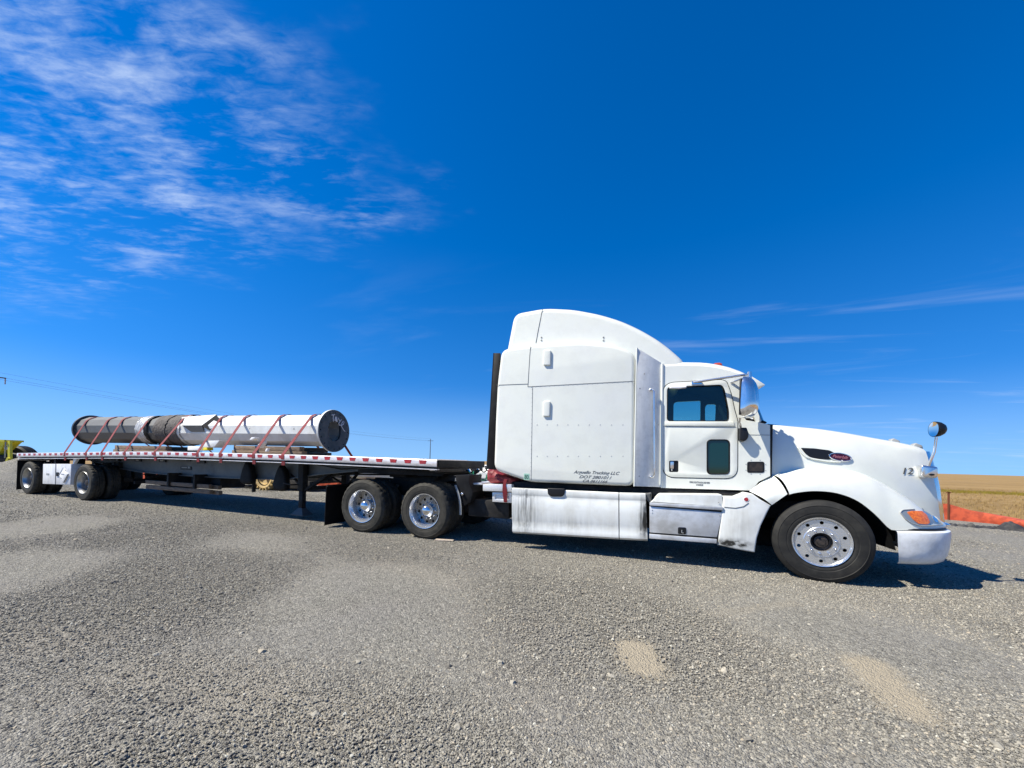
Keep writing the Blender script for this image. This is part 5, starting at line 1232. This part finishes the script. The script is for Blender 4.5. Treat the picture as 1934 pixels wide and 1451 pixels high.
for x, y in posts:
    MB().box(x-.02, x+.02, y-.03, y+.0, -.1, .83 if (x, y) == FENCE[5] else .55).box(x-.055, x+.055, y-.03, y, .80 if (x, y) == FENCE[5] else .5, .83 if (x, y) == FENCE[5] else .53).build('fence_post', 'rust', fence)
# black geotextile left along the stone edge
gq = [(5.703,7.877), (5.903,7.794), (6.098,7.714), (6.426,7.711), (6.640,7.650), (7.061,7.704), (7.549,7.634)]
rows = []
for i in range(61):
    t = i/60*(len(gq)-1); k = min(int(t), len(gq)-2); f = t-k; x = gq[k][0]*(1-f)+gq[k+1][0]*f; y = gq[k][1]*(1-f)+gq[k+1][1]*f
    h_ = .025+.03*abs(sin(i*.9))+(.16*exp(-((i-43)/5.0)**2))+(.06*exp(-((i-18)/2.0)**2)); wd = .09+.05*sin(i*.7)+.10*exp(-((i-45)/6.0)**2)
    rows.append([(x-.3*wd, y-wd*1.5, .0), (x-.1*wd, y-wd*.7, h_*.8+.01*sin(i*3)), (x, y, h_+.01), (x+.1*wd, y+wd*.8, h_*.6), (x+.3*wd, y+wd*1.7, .0)])
tag(MB().grid(rows).build('geotextile_strip', 'geotex', None, ang=70), 'crumpled black fabric strip lying along the gravel edge by the orange fence', 'fabric strip')

# towed implement standing behind the trailer
ic = (-16.129,5.150); i2 = (-18.723,4.720)
imp = thing('towed_roller', 'low black towed implement with tan cleated wheels, standing behind the trailer', 'implement', T_(V(ic[0]-2, ic[1]+.6, 0)))
def cleat_wheel(cx, cy, r):
    e = bpy.data.objects.new('cleated_wheel', None); col.objects.link(e); mw = T_(V(cx, cy, r)); e.matrix_basis = mw; WM[e.name] = mw; e.parent = imp; e.matrix_parent_inverse = WM[imp.name].inverted()
    mb = MB().lathe([(r*.68, .0), (r*.84, -.03), (r*.92, .0), (r*.92, .42), (r*.84, .45), (r*.68, .42)], 40)
    for k in range(20):
        a = 2*pi*k/20
        for sg, y0, y1 in ((1, -.03, .2), (-1, .22, .45)):
            a2 = a+sg*.12; mb.bar((r*.93*cos(a), y0, r*.93*sin(a)), (r*.93*cos(a2), y1, r*.93*sin(a2)), .05, .12, up=(cos(a), 0, sin(a)))
    mb.build('lugged_tyre', 'tan', e, mw=mw)
    MB().lathe([(r*.69, .05), (r*.60, .02), (r*.55, .10), (r*.2, .14), (r*.18, .04), (0, .03)], 32).build('wheel_disc', 'tan', e, mw=mw)
R1 = .52
cleat_wheel(ic[0], ic[1]+.05, R1); cleat_wheel(i2[0]+.2, i2[1]+.2, R1); cleat_wheel(ic[0], ic[1]+1.9, R1); cleat_wheel(i2[0]+.2, i2[1]+2.05, R1)
MB().box(i2[0]-.6, ic[0]+2.2, ic[1]+.55, ic[1]+1.8, .32, .86).box(i2[0]+.9, ic[0]-.75, ic[1]+.1, ic[1]+.5, .28, .62).build('frame', 'chassis', imp, bevel=.03)
MB().bar((ic[0]+2.2, ic[1]+1.1, .5), (ic[0]+4.4, ic[1]+1.1, .42), .14, .14).bar((ic[0]+.9, ic[1]+.5, .25), (ic[0]+2.0, ic[1]+.5, .25), .3, .3).build('drawbar', 'chassis', imp, bevel=.01)
MB().tube([(ic[0], ic[1]-.0, R1), (ic[0], ic[1]+2.2, R1)], .06, 10).tube([(i2[0]+.2, i2[1]+.1, R1), (i2[0]+.2, i2[1]+2.4, R1)], .06, 10).build('axle', 'chassis', imp)

# yellow hopper machine far left, with a heap of stone before it
HD = 21.0; HO = V(CAM.x+HD*-sin(YAW), CAM.y+HD*cos(YAW), 0); HM = T_(HO) @ Matrix.Rotation(YAW, 4, 'Z')   # frame turned square to the yard road
def hx(p): return (p-967)/726*HD
def hz(x, y): return CAM.z+(845.5+.0277*x-y)/726*HD
hop = thing('hopper_machine', 'yellow hopper machine with sloping sides and a dark wheel, at far left', 'hopper', HM @ T_(V(hx(10), 1.2, 0)))
def HP(name, mb, mat, **kw): return mb.build(name, mat, hop, mw=HM, **kw)
ztop, zlow = hz(43, 834.5), hz(18, 861); xr_, xm = hx(43)*(1+.75/HD), hx(19); xl = xr_-6.5
A_ = [(xl, 0, ztop), (xr_, 0, ztop), (xr_, .75, ztop), (xl, .75, ztop)]; B_ = [(xl+.6, .2, zlow), (xm-.9, .2, zlow), (xm-.9, .6, zlow), (xl+.6, .6, zlow)]
HP('hopper_bin', MB().add(A_+B_, [(0,1,5,4),(1,2,6,5),(2,3,7,6),(3,0,4,7),(4,5,6,7)]), 'yellow', ang=20)
HP('bin_rim', MB().bar((xl, -.01, ztop), (xr_, -.01, ztop), .10, .10).bar((xr_, 0, ztop), (xr_, .75, ztop), .10, .10), 'yellow')
for x in (hx(16), hx(16)-3.4): HP('bin_post', MB().bar((x, .05, ztop), (x+.08, .05, .25), .12, .12), 'yellow')
HP('chute', MB().bar((hx(20), -.05, hz(20, 866)), (hx(14), -.05, hz(14, 882)), .12, .10), 'yellow')
HP('support_rod', MB().tube([(xr_-.02, .02, ztop), (xr_-.02, .02, .8)], .03, 6), 'grey')
HP('chassis_frame', MB().box(xl, xr_+.3, .15, .7, .45, .95).box(xl+.6, xm-.3, .1, .75, .35, zlow-.02), 'chassis', bevel=.03)
Rw = 1.05
HP('dark_wheel', MB().lathe([(0, -.25), (Rw*.55, -.25), (Rw*.6, -.2), (Rw*.92, -.24), (Rw, -.16), (Rw, .3), (Rw*.9, .38), (0, .38)], 40, (hx(36)*1.06, 1.2, hz(40, 843)-Rw)), 'rubber')
for x in (xl+1.6, hx(2)): HP('road_wheel', MB().lathe([(0, 0), (.3, 0), (.5, .03), (.52, .2), (.5, .4), (0, .4)], 32, (x, .2, .5)), 'tyre')
HP('bin_mark', MB().plate(circle(hx(3), hz(3, 846), .12, 20), [circle(hx(3), hz(3, 846), .085, 20)], .18, .36), 'white')
# stone heap
hc = (-28.436,2.815); rows = []; rnd = random.Random(3)
for i in range(17):
    rr_ = i/16; row = []
    for k in range(40):
        a = 2*pi*k/40; R0 = 3.3*(1+.12*sin(3*a)+.06*sin(7*a+1)); h_ = 1.02*(1-rr_)**1.15*(1+.05*sin(9*a))+(.05*rnd.uniform(-1, 1) if 0 < i < 16 else 0)
        row.append((hc[0]-.6+R0*rr_*cos(a), hc[1]+.9+R0*.8*rr_*sin(a), h_-.02))
    rows.append(row)
o = MB().grid(rows, closed=True).build('stone_heap', MG, None, ang=80); tag(o, 'heap of crushed stone beside the yellow hopper at far left', 'stone heap')

# power line
def upole(x, y, h, label, arm=2.4, rot=0.0, ins=False):
    t = thing('utility_pole', label, 'utility pole', T_(V(x, y, 0)))
    MB().tube([(x, y, -.2), (x, y, h*.5), (x, y, h)], [.19, .16, .12], 10).build('pole_shaft', 'utility', t)
    dx, dy = cos(rot)*arm/2, sin(rot)*arm/2; za = h-.9
    MB().bar((x-dx, y-dy, za), (x+dx, y+dy, za), .14, .16).build('cross_arm', 'utility', t)
    at_ = [(x-dx*.95, y-dy*.95, za), (x+dx*.95, y+dy*.95, za), (x, y, h)]
    if ins:
        at2 = []
        for p_ in at_[:2]:
            MB().lathe([(.03, 0), (.09, -.1), (.05, -.2), (.09, -.35), (.05, -.45), (.09, -.6), (.05, -.7), (.09, -.9), (.03, -1.0)], 10, (p_[0], p_[1], p_[2]), 'z').build('insulator', 'grey', t); at2.append(p_)
    return at_
FX = (46, 146.0); pfx = [(-93.502,10.566),(-93.443,8.893)]
fa = upole(pfx[0][0], 146.0, pfx[0][1], 'small far utility pole with a cross arm, right of the pole flange', 2.6, .33)
lp_ = [(-99.062,13.256)][0]
la = upole(lp_[0], 24.0, lp_[1], 'utility pole at the left picture edge, mostly out of frame', 3.4, 1.2, True)
for i, (a, b) in enumerate(zip(la, fa)):
    a = Vector(a); b = Vector(b); pts = []
    for k in range(41):
        t = k/40; p_ = a.lerp(b, t); p_.z -= 3.2*4*t*(1-t)*.5; pts.append(p_)
    tag(MB().tube(pts, .014 if i < 2 else .012, 5).build('power_line', 'wire', None), ['lower front overhead wire running right from the left utility pole', 'lower rear overhead wire running right from the left utility pole', 'topmost overhead wire running right from the left utility pole'][i], 'wire', 'overhead wires')
# small things on the ground
q = (-5.325,0.010)
o = MB().pillow(rounded([(-.16, 0), (.14, .004), (.17, .02), (-.14, .028)], .006), -.04, .04, .006).build('wood_scrap', 'woodend', None, mw=T_(V(q[0], q[1], .002)) @ Matrix.Rotation(.3, 4, 'Z')); tag(o, 'splinter of pale wood on the gravel by the front drive wheel', 'wood scrap')
